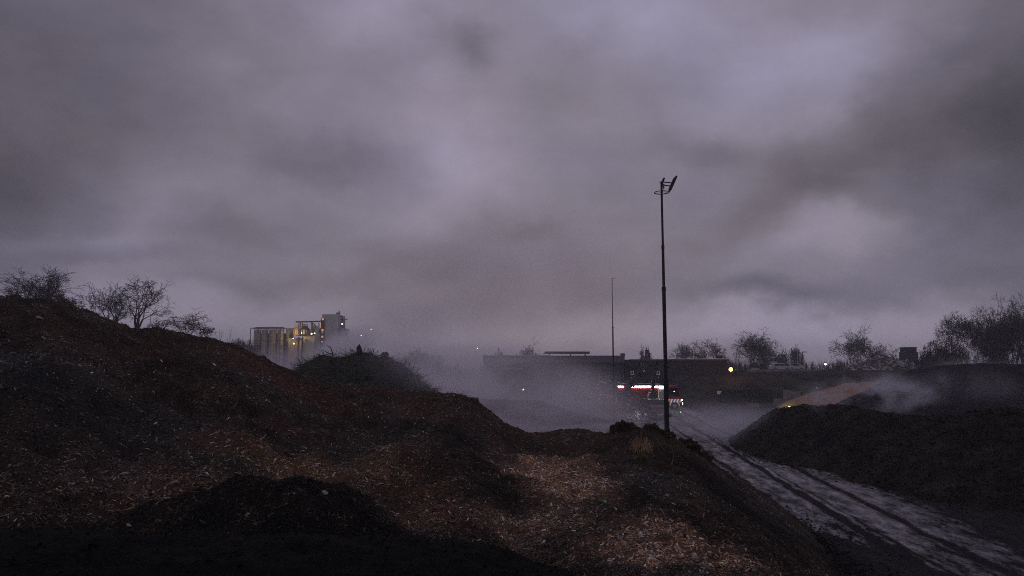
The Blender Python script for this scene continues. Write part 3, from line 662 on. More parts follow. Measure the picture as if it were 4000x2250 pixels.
def make_tree(name, loc, lab, cat='tree', group=None, rz=0, **kw):
    t, c = grow_tree(**kw); e = empty(name, loc, rz); tag(e, lab, cat, group)
    t.build('trunk', m_bark, e); c.build('crown', m_twig, e); return e
GL = 'bare trees behind the left slope'
D = 90; k = D / F
def treepx(px, top, base_crown, width_px, D, lab, group, seed, **kw):
    if D > 99: kw.setdefault('lb', .05)
    else: kw.setdefault('rmin', .017)
    if D > 130: kw.setdefault('rmin', .03)
    low = D > 99
    x = W(px, 1440, D).x; H = W(px, top, D).z; th = W(px, base_crown, D).z; sc = D / F * 1.0
    if low: th = .2 * H
    return make_tree('bare_tree', (x, D, -.05), lab, 'tree', group, rz=kw.pop('rz', 0), seed=seed, Hc=H - th, spread=width_px * sc, trunk_h=th, **kw)
treepx(70, 1058, 1215, 215, 88, 'broad bare tree at the far left above the slope', GL, 3, r0=.23, levels=6, stems=3, sides=.42)
treepx(146, 1042, 1215, 135, 90, 'taller bare tree beside the far left one', GL, 14, r0=.23, levels=6, stems=2, sides=.4)
treepx(225, 1135, 1225, 110, 86, 'low spreading bare tree just left of the gap in the tree row', GL, 27, r0=.1, levels=6, stems=1, sides=.35)
treepx(390, 1108, 1310, 235, 92, 'wide bare tree leaning left beside the tallest one behind the dip', GL, 31, r0=.23, levels=6, stems=3, sides=.42)
treepx(525, 1093, 1296, 215, 88, 'tall forked bare tree standing at the dip of the slope', GL, 44, r0=.3, levels=7, stems=1, kids=(2, 2, 2, 3), sides=.42)
treepx(590, 1240, 1312, 100, 90, 'low bare tree at the foot of the tall forked one', GL, 52, r0=.08, levels=5, stems=2, sides=.4)
treepx(715, 1214, 1325, 150, 95, 'bushy bare tree with upright top right of the dip', GL, 63, r0=.12, levels=6, stems=2, sides=.45)
treepx(790, 1262, 1335, 80, 97, 'small bare tree at the right end of the left row', GL, 65, r0=.07, levels=5, stems=2, sides=.4)
treepx(870, 1292, 1330, 60, 120, 'tiny bare bush top showing over the middle slope', GL, 66, r0=.05, levels=5, stems=2, sides=.4)
GR = 'trees behind the right windrow'
treepx(3765, 1232, 1425, 255, 118, 'round dense bare tree, left one of the big right group', GR, 71, r0=.3, levels=8, stems=2, sides=.5, kids=(2, 3), rmin=.018, lb=.08)
treepx(3890, 1200, 1425, 190, 122, 'tall dense bare tree in the middle of the big right group', GR, 72, r0=.3, levels=8, stems=2, sides=.5, kids=(2, 3), rmin=.018, lb=.08)
treepx(3990, 1190, 1425, 200, 116, 'dense dark bare tree at the right edge of the picture', GR, 73, r0=.3, levels=8, stems=2, sides=.5, kids=(2, 3), rmin=.018, lb=.08)
treepx(4120, 1200, 1405, 220, 120, 'bare tree beyond the right edge of the group', GR, 74, r0=.3, levels=7, stems=1, sides=.6)
treepx(3690, 1330, 1440, 150, 135, 'low dark bushy tree at the left foot of the big right group', GR, 75, r0=.1, levels=7, stems=3, sides=.6)
GD = 'distant bare trees on the horizon'
treepx(2678, 1343, 1400, 110, 185, 'round dense tree above the warehouse right of the lamp pole', GD, 81, r0=.22, levels=7, stems=2, sides=.5, kids=(2, 3))
treepx(2778, 1326, 1402, 105, 190, 'bare tree with open crown above the right end of the warehouse', GD, 82, r0=.2, levels=7, stems=1, sides=.6)
treepx(2838, 1378, 1410, 60, 195, 'small bare tree beside the end of the warehouse roof', GD, 83, r0=.1, levels=6, stems=2)
treepx(2950, 1306, 1408, 155, 190, 'largest fan shaped bare tree on the far horizon', GD, 84, r0=.3, levels=7, stems=3, sides=.5, kids=(2, 3))
treepx(3060, 1372, 1412, 50, 200, 'small bushy tree right of the fan shaped one', GD, 85, r0=.1, levels=6, stems=2)
treepx(3112, 1358, 1412, 60, 200, 'thin spiky bare tree between the far street lamp and the fan shaped tree', GD, 86, r0=.08, levels=6, stems=2)
treepx(3362, 1294, 1396, 165, 185, 'round bare tree above the rubble pile', GD, 87, r0=.28, levels=7, stems=2, sides=.5, kids=(2, 3))
treepx(2525, 1352, 1402, 50, 180, 'faint sapling beside the dark conifer above the warehouse', GD, 88, r0=.06, levels=5, stems=2)
treepx(2050, 1358, 1392, 120, 210, 'pale tree ghosted by smoke behind the warehouse roof', GD, 89, r0=.2, levels=7, stems=3, kids=(2, 3))
treepx(1955, 1366, 1395, 50, 205, 'small ghosted tree near the left end of the warehouse', GD, 90, r0=.12, levels=6, stems=2, kids=(2, 3))
treepx(1640, 1382, 1500, 170, 120, 'dark tree faint in the smoke right of the brush pile', GD, 91, r0=.2, levels=8, stems=4, kids=(2, 3, 3))
treepx(955, 1328, 1390, 90, 200, 'grey bushy tree left of the silos', GD, 92, r0=.15, levels=7, stems=3)
# conifer
e = empty('conifer', (W(2528, 1440, 178).x, 178, 0)); tag(e, 'small dark conifer rising above the warehouse roof', 'tree')
MB().tube((0, 0, 0), (0, 0, 9.5), .15, .03, 8).build('trunk', m_bark, e)
g = np.random.default_rng(5); n = 2600; z = g.uniform(2, 9.9, n); rr0 = (10.2 - z) * .14 + .35; a = g.uniform(0, 6.28, n); rad_ = rr0 * np.sqrt(g.random(n))
c = np.stack([rad_ * np.cos(a), rad_ * np.sin(a), z], -1); d1 = g.normal(0, .13, (n, 3)); d2 = g.normal(0, .13, (n, 3))
np_mesh('crown', np.stack([c, c + d1, c + d2], 1).reshape(-1, 3), np.arange(3 * n).reshape(-1, 3), m_twig, e)

# far woods and scrub, too many to count
def scrub(name, spans, lab, seed, dens=9):
    g = random.Random(seed); mb = MB()
    for (x0, x1, top0, top1, D) in spans:
        xa, xb = W(x0, 1440, D).x, W(x1, 1440, D).x; n = int(abs(xb - xa) * dens)
        for i in range(n):
            f = g.random(); x = xa + (xb - xa) * f; y = D + g.uniform(-4, 6); top = W(0, top0 + (top1 - top0) * f, D).z * g.uniform(.45, 1.04)
            p = Vector((x, y, 0)); q = Vector((x + g.gauss(0, .5), y, top * .6)); mb.tube(p, q, .07, .05, 3, False)
            for j in range(7):
                s = q + Vector((g.gauss(0, .5), g.gauss(0, .5), g.uniform(-.35, .42) * top)); b0 = q + Vector((0, 0, g.uniform(-.3, .1) * top)); mb.tube(b0, s, .05, .02, 3, False)
                for kk in range(3): mb.tube(s * .5 + b0 * .5, s + Vector((g.gauss(0, .6), g.gauss(0, .5), g.gauss(0, .4))), .035, .015, 3, False)
    o = mb.build(name, m_twig); tag(o, lab, 'woods', kind='stuff'); return o
scrub('woods', [(2850, 3300, 1405, 1402, 205), (3250, 3700, 1400, 1405, 190), (3550, 4200, 1398, 1380, 150), (3600, 3720, 1390, 1385, 135), (2860, 3120, 1415, 1418, 180), (2560, 2900, 1408, 1405, 215)], 'dark scrub and small trees along the right horizon', 7, 14)
scrub('woods', [(890, 1010, 1345, 1372, 230), (1130, 1400, 1392, 1372, 255), (1020, 1250, 1402, 1395, 245), (1380, 1900, 1420, 1420, 230)], 'dark scrub in front of the factory foot', 8, 7)

# ------------------------------------------------------------------ brush pile behind the main heap
D = 46.0
BT = [(1110, 1520), (1150, 1450), (1175, 1420), (1230, 1398), (1262, 1382), (1320, 1391), (1370, 1384), (1400, 1377), (1440, 1378), (1500, 1394), (1560, 1412), (1600, 1440), (1640, 1475), (1720, 1545)]
def bz(X, Y):
    px = X / Y * F / CP + 2000
    top = CH + (HZ - np.interp(px, [t[0] for t in BT], [t[1] for t in BT])) / F * 46 / CP
    prof = np.maximum(0, 1 - (np.abs(Y - 46) / 7.5) ** 1.7)
    return top * prof + .12 * fbm(X * .9, Y * .9, 4, 160) + .10 * fbm(X * 3, Y * 3, 3, 161) - .1
m_brush = mat('brush_soil', (.026, .029, .023), .95, var=.6, scale=2, bump=.05, bscale=10, spec=.1)
e = empty('brush_pile', (W(1400, 1440, 46).x, 46, 0)); tag(e, 'dark green pile of brushwood with sticks poking up behind the heap', 'brush pile')
xs = np.arange(-16, -2, .1); ys = np.arange(39, 53, .12); X, Y = np.meshgrid(xs, ys, indexing='ij')
V = np.stack([X - e.location.x, Y - 46, bz(X, Y)], -1).reshape(-1, 3); np_mesh('mound', V, grid_faces(len(xs), len(ys))[:, ::-1], m_brush, e)
g = np.random.default_rng(9); mb = MB(); mb2 = MB()
n = 0
while n < 5200:
    x = g.uniform(-15, -3); y = g.uniform(40.5, 47.5); z = float(bz(np.array(x), np.array(y)))
    if z < .8: continue
    d = Vector((g.normal(0, 1), g.normal(0, .6), abs(g.normal(0, .28)))).normalized(); ln = g.uniform(.2, .8)
    p = Vector((x - e.location.x, y - 46, z - .04)); m1 = p + d * ln * .5; q = m1 + (d + Vector((g.normal(0, .4), 0, g.normal(0, .3)))) * ln * .5
    t = mb if n % 2 else mb2; r = g.uniform(.008, .022)
    t.tube(p, m1, r, r * .8, 3, False); t.tube(m1, q, r * .8, r * .4, 3, False); n += 1
o = mb.build('brushwood', mat('green_brush', (.055, .07, .032), .9, var=.5, scale=2), e); o['kind'] = 'stuff'
o = mb2.build('dry_brushwood', mat('dry_brush', (.10, .09, .08), .9, var=.5, scale=2), e); o['kind'] = 'stuff'
def stick(pts, r, lab, name='dead_branch'):
    P3 = [W(px, py, dd) for px, py, dd in pts]; o0 = P3[0].copy(); mb = MB()
    for i in range(len(P3) - 1):
        mb.tube(P3[i] - o0, P3[i + 1] - o0, r * (1 - i / len(P3) * .8), r * (1 - (i + 1) / len(P3) * .8), 5)
    o = mb.build(name, m_stick2); o.location = o0; tag(o, lab, 'branch', 'branches sticking out of the brush pile'); return o
m_stick2 = mat('dark_stick', (.022, .019, .018), .9, var=.3, scale=8)
GB = [([(1302, 1388, 45.5), (1292, 1358, 45.5), (1282, 1352, 45.6), (1272, 1348, 45.8)], .035, 'longest curved branch arching left above the brush pile'),
 ([(1175, 1418, 43), (1166, 1406, 43), (1158, 1396, 43)], .03, 'forked stick at the left foot of the brush pile'),
 ([(1300, 1385, 45.4), (1275, 1376, 45.4), (1262, 1368, 45.4)], .035, 'thick low branch lying at the left shoulder of the brush pile'),
 ([(1262, 1382, 45.2), (1258, 1374, 45.2), (1256, 1366, 45.2)], .02, 'short upright stick on the left shoulder of the brush pile'),
 ([(1345, 1388, 45.4), (1332, 1378, 45.4), (1322, 1374, 45.5)], .02, 'thin stick leaning left in the saddle of the brush pile'),
 ([(1392, 1377, 45.4), (1380, 1370, 45.4), (1362, 1367, 45.5)], .03, 'stick pointing left beside the stump on the brush pile'),
 ([(1384, 1372, 45.4), (1376, 1366, 45.4)], .02, 'short stick tip near the stump'),
 ([(1458, 1376, 45.4), (1459, 1368, 45.4), (1454, 1361, 45.4)], .03, 'upright stick right of the stump'),
 ([(1459, 1369, 45.4), (1463, 1361, 45.4)], .02, 'small fork on the upright stick'),
 ([(1474, 1378, 45.4), (1475, 1368, 45.4)], .022, 'single thin stick near the right shoulder of the pile'),
 ([(1452, 1378, 45.2), (1447, 1368, 45.2)], .016, 'fine leaning twig right of the stump'),
 ([(1612, 1445, 45.0), (1616, 1430, 45), (1620, 1424, 45)], .03, 'stick standing on the right flank of the pile'),
 ([(1598, 1430, 45.0), (1602, 1415, 45), (1606, 1412, 45)], .03, 'second stick on the right flank of the pile'),
 ([(1580, 1415, 45.0), (1586, 1402, 45)], .03, 'third stick higher on the right flank of the pile')]
for p, r, lab in GB: stick(p, r, lab)
for (px, py, s, lab) in ((1404, 1372, (.16, .2, .36), 'dark upright tree stump on top of the brush pile'), (1502, 1388, (.24, .2, .22), 'stubby root lump on the right shoulder of the brush pile')):
    ee = empty('tree_stump', W(px, py, 45.3)); tag(ee, lab, 'stump'); lump('stump_wood', (0, 0, 0), s, m_stick2, int(px), ee, 28, .5, 1.6)
    mb = MB(); [mb.tube((0, 0, -.05), (math.cos(a) * s[0] * 2.6, .1, -.18 - .1 * abs(math.sin(a * 3))), .05, .02, 6) for a in (0.2, 2.9, 2.2, .9)]; mb.build('root', m_stick2, ee)

# ------------------------------------------------------------------ factory far left
FD = 300.0; kf = FD / F
m_conc = mat('pale_cladding', (.42, .42, .42), .8, var=.08, scale=.25, bump=.01, bscale=2)
m_conc2 = mat('bluish_cladding', (.22, .22, .27), .8, var=.1, scale=.3)
m_silo = mat('silo_steel', (.25, .24, .215), .55, metal=.2, var=.18, scale=.5)
m_steel = mat('dark_steelwork', (.02, .018, .02), .7, var=.2)
m_lit = mat('lit_window', (.9, .5, .2), .5, emit=.5, ecol=(1, .55, .22))
m_litw = mat('white_lamp', (1, .95, .8), .5, emit=4, ecol=(1, .92, .72))
m_lito = mat('orange_lamp', (1, .6, .2), .5, emit=5, ecol=(1, .5, .14))
m_litr = mat('red_lamp', (1, .2, .15), .5, emit=5, ecol=(1, .25, .15))
m_lity = mat('green_white_lamp', (.8, 1, .5), .5, emit=5, ecol=(.75, 1, .45))
def fx(px): return W(px, 1440, FD).x
def fz(py): return W(2000, py, FD).z
def ball(name, px, py, D, r, m, parent=None, lab=None, group=None):
    mb = MB(); mb.lathe([(0, r), (r * .7, r * .7), (r, 0), (r * .7, -r * .7), (0, -r)], n=10); o = mb.build(name, m, parent)
    p = W(px, py, D); o.location = p - (parent.location if parent else Vector()); 
    if lab: tag(o, lab, 'lamp', group)
    return o
def fbox(mb, x0, x1, y0, y1, d0=-5, d1=5): return mb.box(((fx(x0) + fx(x1)) / 2, FD + (d0 + d1) / 2, (fz(y0) + fz(y1)) / 2), (abs(fx(x1) - fx(x0)), d1 - d0, abs(fz(y0) - fz(y1))))
# silos
silo0 = None
slabs = ['leftmost of the tall grey silos', 'second tall grey silo from the left', 'third tall grey silo from the left', 'fourth tall grey silo, beside the stepped ones', 'grey silo set back behind the fourth', 'rightmost narrow grey silo of the row']
for i, (xa, xb, off) in enumerate(((986, 1015, 0), (1016, 1044, 0), (1046, 1076, 0), (1078, 1106, 0), (1100, 1118, 4), (1112, 1126, 6))):
    xc = (fx(xa) + fx(xb)) / 2; r = abs(fx(xb) - fx(xa)) / 2 - .1; e = empty('silo', (xc, FD + off, 0)); tag(e, slabs[i], 'silo', 'row of silos at the factory')
    H = fz(1292); mb = MB(); mb.lathe([(0, H + .5), (r * .5, H + .35), (r, H), (r, 3.2), (r * .4, 1.0), (0, 1.0)], n=28); mb.build('shell', m_silo, e, smooth=False)
    [MB().lathe([(r + .05, z), (r + .07, z + .1), (r + .05, z + .2)], n=28).build('band', m_steel, e) for z in (H * .3, H * .55, H * .8)]
    mb = MB(); n_ = 14
    for q in range(n_):
        a, b_ = 2 * math.pi * q / n_, 2 * math.pi * (q + 1) / n_; pa = Vector((r * math.cos(a), r * math.sin(a), 0)); pb = Vector((r * math.cos(b_), r * math.sin(b_), 0))
        mb.tube(pa + Vector((0, 0, H)), pa + Vector((0, 0, H + 1.3)), .05, .05, 4); [mb.tube(pa + Vector((0, 0, z)), pb + Vector((0, 0, z)), .05, .05, 4) for z in (H + .7, H + 1.3)]
    mb.build('railing', m_steel, e)
    [MB().tube((r * .8 * sx, r * .8 * sy, 0), (r * .8 * sx, r * .8 * sy, 3.4), .12, .12, 6).build('leg', m_steel, e) for sx in (-1, 1) for sy in (-1, 1)]
    MB().tube((r + .1, -.5, 2), (r + .1, -.5, H + 1), .12, .12, 6).build('downpipe', m_steel, e)
g_ = MB()
for px in (985, 1015, 1046, 1077, 1100, 1124): g_.tube((fx(px), FD - 3.4, 0), (fx(px), FD - 3.4, fz(1284)), .14, .14, 5)
g_.box(((fx(990) + fx(1122)) / 2, FD + 5, fz(1300) / 2), (fx(1122) - fx(990), .3, fz(1300)))  # dark panel added behind the silos to close the bright gaps
g_.box(((fx(985) + fx(1124)) / 2, FD - 3.4, fz(1284)), (fx(1124) - fx(985), .25, .3)); 
g_.box(((fx(1000) + fx(1108)) / 2, FD - 1.4, fz(1280)), (fx(1108) - fx(1000), 1.2, .25))
o = g_.build('gantry_backing', m_steel); tag(o, 'thin dark steel gantry along the silo tops with an added dark backing panel', 'gantry')
# tower
e = empty('factory_tower', (fx(1300), FD, 0)); tag(e, 'tall pale factory tower with a strip of lit stair windows', 'tower'); ox = e.location
def part(name, m, par, boxes, base=None):
    mb = MB()
    for b_ in boxes: fbox(mb, *b_)
    o = mb.build(name, m, par); 
    if par: o.location = -par.location
    return o
part('tower_wall', m_conc, e, [(1265, 1328, 1231, 1440, -5, 7)])
part('annex', m_conc2, e, [(1328, 1349, 1284, 1440, -4.5, 6)])
part('stair_annex', m_conc2, e, [(1237, 1262, 1283, 1440, -4.5, 4)])
part('stair_core', m_steel, e, [(1262, 1275, 1246, 1440, -5.6, -3)])
for i, (y0, y1) in enumerate(((1247, 1254), (1288, 1297), (1314, 1321), (1335, 1339), (1302, 1304))): 
    wpart = part('stair_window', m_lit, e, [(1266, 1273, y0, y1, -5.75, -5.5)])
part('lit_room', m_lit, e, [(1256, 1263, 1264, 1282, -4.7, -3)])
part('bay', m_silo, e, [(1250, 1262, 1264, 1282, -4.4, 0)])
part('roof_plant', m_silo, e, [(1311, 1318, 1222, 1231, -2, 2), (1322, 1323.5, 1217, 1231, -1, 0), (1319, 1320.5, 1214, 1231, -1, 0)])
mb = MB()
def beam(mb, a, b, r=.16): mb.tube(W(a[0], a[1], FD - 4 if len(a) < 3 else a[2]) , W(b[0], b[1], FD - 4 if len(b) < 3 else b[2]), r, r, 5)
for yy in (1267, 1248): beam(mb, (1328, yy), (1348, yy), .2)
beam(mb, (1325, 1236), (1336, 1236)); beam(mb, (1336, 1235), (1336, 1284), .25); beam(mb, (1347, 1246), (1347, 1284)); beam(mb, (1336, 1246), (1357, 1247), .2)
beam(mb, (1337, 1262), (1346, 1248), .12); beam(mb, (1330, 1262), (1336, 1250), .12); beam(mb, (1337, 1268), (1347, 1284), .14); beam(mb, (1347, 1266), (1338, 1284), .12); beam(mb, (1330, 1268), (1330, 1284), .12)
mb2 = MB(); beam(mb2, (1256, 1246), (1256, 1264)); beam(mb2, (1256, 1246), (1266, 1247)); beam(mb2, (1256, 1256), (1266, 1256), .1); o = mb2.build('stair_frame', m_steel, e); o.location = -e.location
mb2 = MB(); beam(mb2, (1237, 1283), (1262, 1283), .2); o = mb2.build('roof_rail', m_steel, e); o.location = -e.location
o = mb.build('steel_platform', m_steel, e); o.location = -e.location
part('dark_opening', m_steel, e, [(1310, 1330, 1332, 1342, -5.2, -5)])
mb = MB(); mb.tube(W(1253, 1296, FD - 4.6), W(1253, 1296, FD - 4.4), .75, .75, 16); o = mb.build('fan_louvre', m_steel, e); o.location = -e.location
# process hall
e = empty('process_hall', (fx(1200), FD, 0)); tag(e, 'low lit factory hall with tanks standing on its dark deck left of the tower', 'hall')
part('hall_wall', mat('glowing_cream_cladding', (.40, .37, .30), .8, var=.08, scale=.4, emit=.018, ecol=(1, .85, .6)), e, [(1185, 1237, 1310, 1440, -4, 5)])  # weak warm emission stands in for lamplight on the hall wall
part('deck', m_steel, e, [(1158, 1237.5, 1307, 1311, -4.6, 6)]); part('lower_block', m_silo, e, [(1128, 1185, 1322, 1440, -2, 5)])
part('sodium_tinted_wall', mat('sodium_light_tone', (.5, .36, .12), .8, var=.2, scale=.6), e, [(1139, 1165, 1286, 1306, 1, 4)])  # sodium lamp glow painted into the wall colour
for (x0, x1) in ((1175, 1179), (1190, 1194)): part('stack', m_steel, e, [(x0, x1, 1318, 1440, -5.5, -4.5)])
part('door_light', m_lity, e, [(1121.5, 1123.5, 1330, 1340, -3, -2.8)])
tl_ = ['orange lit round tank on the left of the deck', 'dark hipped round tank in the middle of the deck', 'grey round tank beside the tower braces']
for i, (xa, xb, yt, ys_, m_) in enumerate(((1139, 1168, 1278, 1287, mat('tank_orange_light', (.35, .25, .12), .7, var=.25, scale=.6)), (1168, 1206, 1274, 1289, m_steel), (1208, 1236, 1279, 1290, m_silo))):  # orange light on the left tank is put into its colour
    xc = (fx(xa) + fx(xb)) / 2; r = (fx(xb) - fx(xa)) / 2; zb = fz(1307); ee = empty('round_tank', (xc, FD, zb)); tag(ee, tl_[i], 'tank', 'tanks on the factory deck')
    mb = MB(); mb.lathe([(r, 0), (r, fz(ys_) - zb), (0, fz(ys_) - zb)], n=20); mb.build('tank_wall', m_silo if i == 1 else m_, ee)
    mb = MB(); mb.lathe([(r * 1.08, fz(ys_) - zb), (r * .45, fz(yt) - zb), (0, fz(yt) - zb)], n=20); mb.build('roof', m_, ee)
    mb = MB(); mb.box((0, 0, fz(yt) - zb + .4), (r * .8, r * .8, .9)); mb.tube((r * .15, 0, fz(yt) - zb), (r * .15, 0, fz(yt) - zb + 1.5), .12, .12, 6); mb.build('vent', m_silo, ee)
    mb = MB(); [mb.tube((r * math.cos(a) * 1.02, r * math.sin(a) * 1.02, 0), (r * math.cos(a) * 1.02, r * math.sin(a) * 1.02, fz(ys_) - zb), .08, .08, 4) for a in np.arange(0, 6.28, .5)]
    mb.build('rib', m_steel, ee)
mb = MB()
mb.box(((fx(1156) + fx(1254)) / 2, FD - 2, fz(1257.5)), (fx(1254) - fx(1156), 1.2, .5), Euler((0, math.radians(-1.2), 0)))
for px in (1168, 1173, 1181): beam(mb, (px, 1259, FD - 2), (px, 1307, FD - 2), .17)
for px in (1216, 1221): beam(mb, (px, 1259, FD - 2), (px - .5, 1300, FD - 2), .2)
beam(mb, (1223, 1262, FD - 2), (1237, 1280, FD - 2), .14); beam(mb, (1221, 1260, FD - 2), (1240, 1278, FD - 2), .1); beam(mb, (1248, 1266, FD - 2), (1233, 1290, FD - 2), .14); beam(mb, (1174, 1262, FD - 2), (1181, 1290, FD - 2), .1)
o = mb.build('conveyor_bridge', m_steel); tag(o, 'dark conveyor bridge on legs leading to the tower', 'conveyor')
FL = 'small lights of the factory'
for (px, py, r, m_, lab) in ((1217, 1304, .42, m_litw, 'bright white lamp on the factory deck'), (1178, 1300, .3, m_lity, 'yellow lamp on the factory deck below the middle tank'), (1229, 1302, .3, m_lity, 'greenish lamp beside the tower foot'),
   (1337, 1266, .4, m_litw, 'white lamp on the tower platform'), (1148, 1342, .4, m_lito, 'orange lamp in the scrub below the tanks'), (1145, 1322, .2, m_litw, 'tiny lamp above the orange one in the scrub'),
   (1411, 1311, .42, m_litw, 'white lamp alone to the right of the tower'), (1450, 1287, .25, m_litr, 'tiny red lamp farthest right of the tower'), (1334, 1338, .2, m_litw, 'tiny lamp at the foot of the tower')):
    ball('lamp', px, py, FD - 7, r * .8, m_, None, lab, FL)
l_ = bpy.data.lights.new('factory_light', 'POINT'); l_.energy = 1500; l_.color = (1, .62, .25); l_.shadow_soft_size = .5
lo = bpy.data.objects.new('factory_light', l_); link(lo); lo.location = W(1150, 1296, FD - 6)
# a far tree top on the right of the tower
treepx(1359, 1318, 1332, 10, 240, 'lone dark tree top right of the tower foot', GD, 97, r0=.1, levels=6, stems=2, kids=(2, 3))

# ------------------------------------------------------------------ warehouse
WD = 138.0
def wx_(px): return W(px, 1440, WD).x
def wz_(py): return W(2000, py, WD).z
m_wall = mat('warehouse_wall', (.03, .031, .045), .85, var=.12, scale=.3, bump=.01, bscale=1)
m_fascia = mat('warehouse_fascia', (.10, .10, .125), .7, var=.12, scale=.3)
m_white = mat('white_trim', (.75, .74, .78), .6, var=.1)
e = empty('warehouse', (wx_(2170), WD, 0)); tag(e, 'long flat roofed warehouse half hidden in the smoke', 'warehouse')
def wbox(name, m, par, *boxes):
    mb = MB()
    for (x0, x1, y0, y1, d0, d1) in boxes: mb.box(((wx_(x0) + wx_(x1)) / 2 - par.location.x, (d0 + d1) / 2, (wz_(y0) + (wz_(y1) if y1 else 0)) / 2), (wx_(x1) - wx_(x0), d1 - d0, wz_(y0) - (wz_(y1) if y1 else 0)))
    return mb.build(name, m, par)
wbox('wall', m_wall, e, (1890, 2438, 1416, None, 0, 30))
wbox('fascia', m_fascia, e, (1886, 2440, 1389, 1416, -.3, 31))
wbox('roof_edge', m_white, e, (1886, 2140, 1387, 1389, -.4, -.1))
rl = wbox('ridge_light', m_fascia, e, (2136, 2318, 1370, 1379, 6, 10)); wbox('ridge_post', m_steel, e, *[(px, px + 3, 1378, 1389, 7, 8) for px in (2018, 2152, 2240, 2300)])
wbox('parapet_block', m_fascia, e, (2430, 2441, 1380, 1391, -.4, 2))
for (a, b_, yy) in ((1858, 1900, 1441), (1955, 2045, 1440)): wbox('gutter_line', m_white, e, (a, b_, yy, yy + 2.2, -.25, -.05))
for px in range(1960, 2400, 60): wbox('roller_door', mat('grey_door', (.05, .05, .06), .7) if px == 1960 else bpy.data.materials['grey_door'], e, (px, px + 34, 1470, None, -.12, -.02))
wbox('cladding_seam', m_steel, e, *[(px, px + 1, 1418, None, -.1, -.01) for px in range(1900, 2430, 22)])
e2 = empty('workshop', (wx_(2640), WD, 0)); tag(e2, 'lower dark workshop with white framed windows behind the fire engine', 'building')
wbox('wall', mat('workshop_wall', (.022, .022, .030), .85, var=.15, scale=.3), e2, (2443, 2848, 1408, None, 1, 26))
wbox('roof', m_fascia, e2, (2470, 2852, 1403, 1408, .7, 26.5))
wbox('roof_edge', m_white, e2, (2630, 2853, 1400.5, 1403, .5, 26.6))
for px in (2466, 2568): 
    f_ = wbox('window', m_white, e2, (px, px + 3, 1449, 1465, .8, .98), (px + 10, px + 13, 1449, 1465, .8, .98), (px + 3, px + 10, 1462, 1465, .8, .98), (px + 3, px + 10, 1449, 1451, .8, .98))
    wbox('pane', mat('dark_pane', (.01, .01, .014), .1) if px == 2466 else bpy.data.materials['dark_pane'], e2, (px + 3, px + 10, 1451, 1462, .9, .99))
for px in (2506, 2514): wbox('vent_grille', m_fascia, e2, (px, px + 6, 1417, 1428, .85, .99))
wbox('chimney', m_steel, e2, (2560, 2566, 1376, 1404, 6, 7))
wbox('door', bpy.data.materials['grey_door'], e2, (2640, 2690, 1470, None, .85, .97)); wbox('door', bpy.data.materials['grey_door'], e2, (2750, 2800, 1470, None, .85, .97))
# yard wall lamp (orange) at the end of the workshop
def lamp_on_post(px, py, D, m_, lab, r=.2, group=None, zb=0):
    p = W(px, py, D); e = empty('street_lamp', (p.x, D, zb)); tag(e, lab, 'street lamp', group)
    MB().tube((0, 0, 0), (0, 0, p.z - zb + .1), .07, .05, 8).build('post', m_steel, e); mb = MB(); mb.box((.1, 0, p.z - zb + .22), (.5, .25, .12), None, .02); mb.build('lamp_head', m_steel, e)
    b_ = MB(); b_.lathe([(0, r), (r * .7, r * .7), (r, 0), (r * .7, -r * .7), (0, -r)], n=14); o = b_.build('bulb', m_, e); o.location = (0.05, -.12, p.z - zb - r * .4); return e
m_sod_l = mat('sodium_bulb', (1, .6, .2), .5, emit=14, ecol=(1, .34, .04))
lamp_on_post(2853, 1440, 134, m_sod_l, 'bright orange yard lamp at the end of the workshop', .36)
wbox('lean_to', m_fascia, empty('shed_dummy', (0, WD, 0)), (2826, 2873, 1447, 1458, -2, 0)) if False else None
l_ = bpy.data.lights.new('lamp_light', 'POINT'); l_.energy = 60; l_.color = (1, .5, .14); l_.shadow_soft_size = .3
lo = bpy.data.objects.new('lamp_light', l_); link(lo); lo.location = W(2853, 1442, 133)
e3 = empty('parked_van', (W(2850, 1440, 141).x, 141.5, 4.4)); tag(e3, 'pale van roof below the orange yard lamp', 'van')
mb = MB(); mb.box((0, 0, .9), (3.2, 1.8, 1.1), None, .2).build('van_body', m_fascia, e3); MB().box((-.2, -.93, 1.1), (2.0, .05, .4)).build('window', bpy.data.materials['dark_pane'], e3)
mb = MB(); [mb.tube((sx * 1.0, -.9, .33), (sx * 1.0, -.7, .33), .33, .33, 14) for sx in (-1, 1)]; mb.build('wheel', m_steel, e3)
mb = MB(); mb.tube(W(2884, 1404, 150) , W(2898, 1440, 150), .1, .1, 6); o = mb.build('leaning_mast', m_fascia); tag(o, 'thin pale leaning mast at the right end of the workshop', 'mast')

# long white wall and cars behind the bank
e = empty('white_wall', (W(3070, 1440, 150).x, 150, 3.6)); tag(e, 'long low whitish wall on top of the earth bank', 'wall')
x0, x1 = W(2918, 1440, 150).x - e.location.x, W(3205, 1440, 150).x - e.location.x
n_ = 9
for i in range(n_):
    a, b_ = x0 + (x1 - x0) * i / n_, x0 + (x1 - x0) * (i + 1) / n_
    MB().box(((a + b_) / 2, 0, (W(0, 1443, 150).z - 3.6) / 2), (b_ - a - .06, .2, W(0, 1443, 150).z - 3.6)).build('wall_panel', mat('grimy_white', (.20, .195, .22), .7, var=.25, scale=.8) if i == 0 else bpy.data.materials['grimy_white'], e)
MB().box((W(2950, 1440, 150).x - e.location.x, -.2, W(0, 1441.5, 150).z - 3.6), (1.5, .3, .16)).build('raised_cap', m_white, e)  # short raised strip in plain white
m_car = mat('white_paint', (.42, .42, .46), .4, var=.05); m_tyre = mat('tyre_rubber', (.012, .012, .013), .85, var=.2)
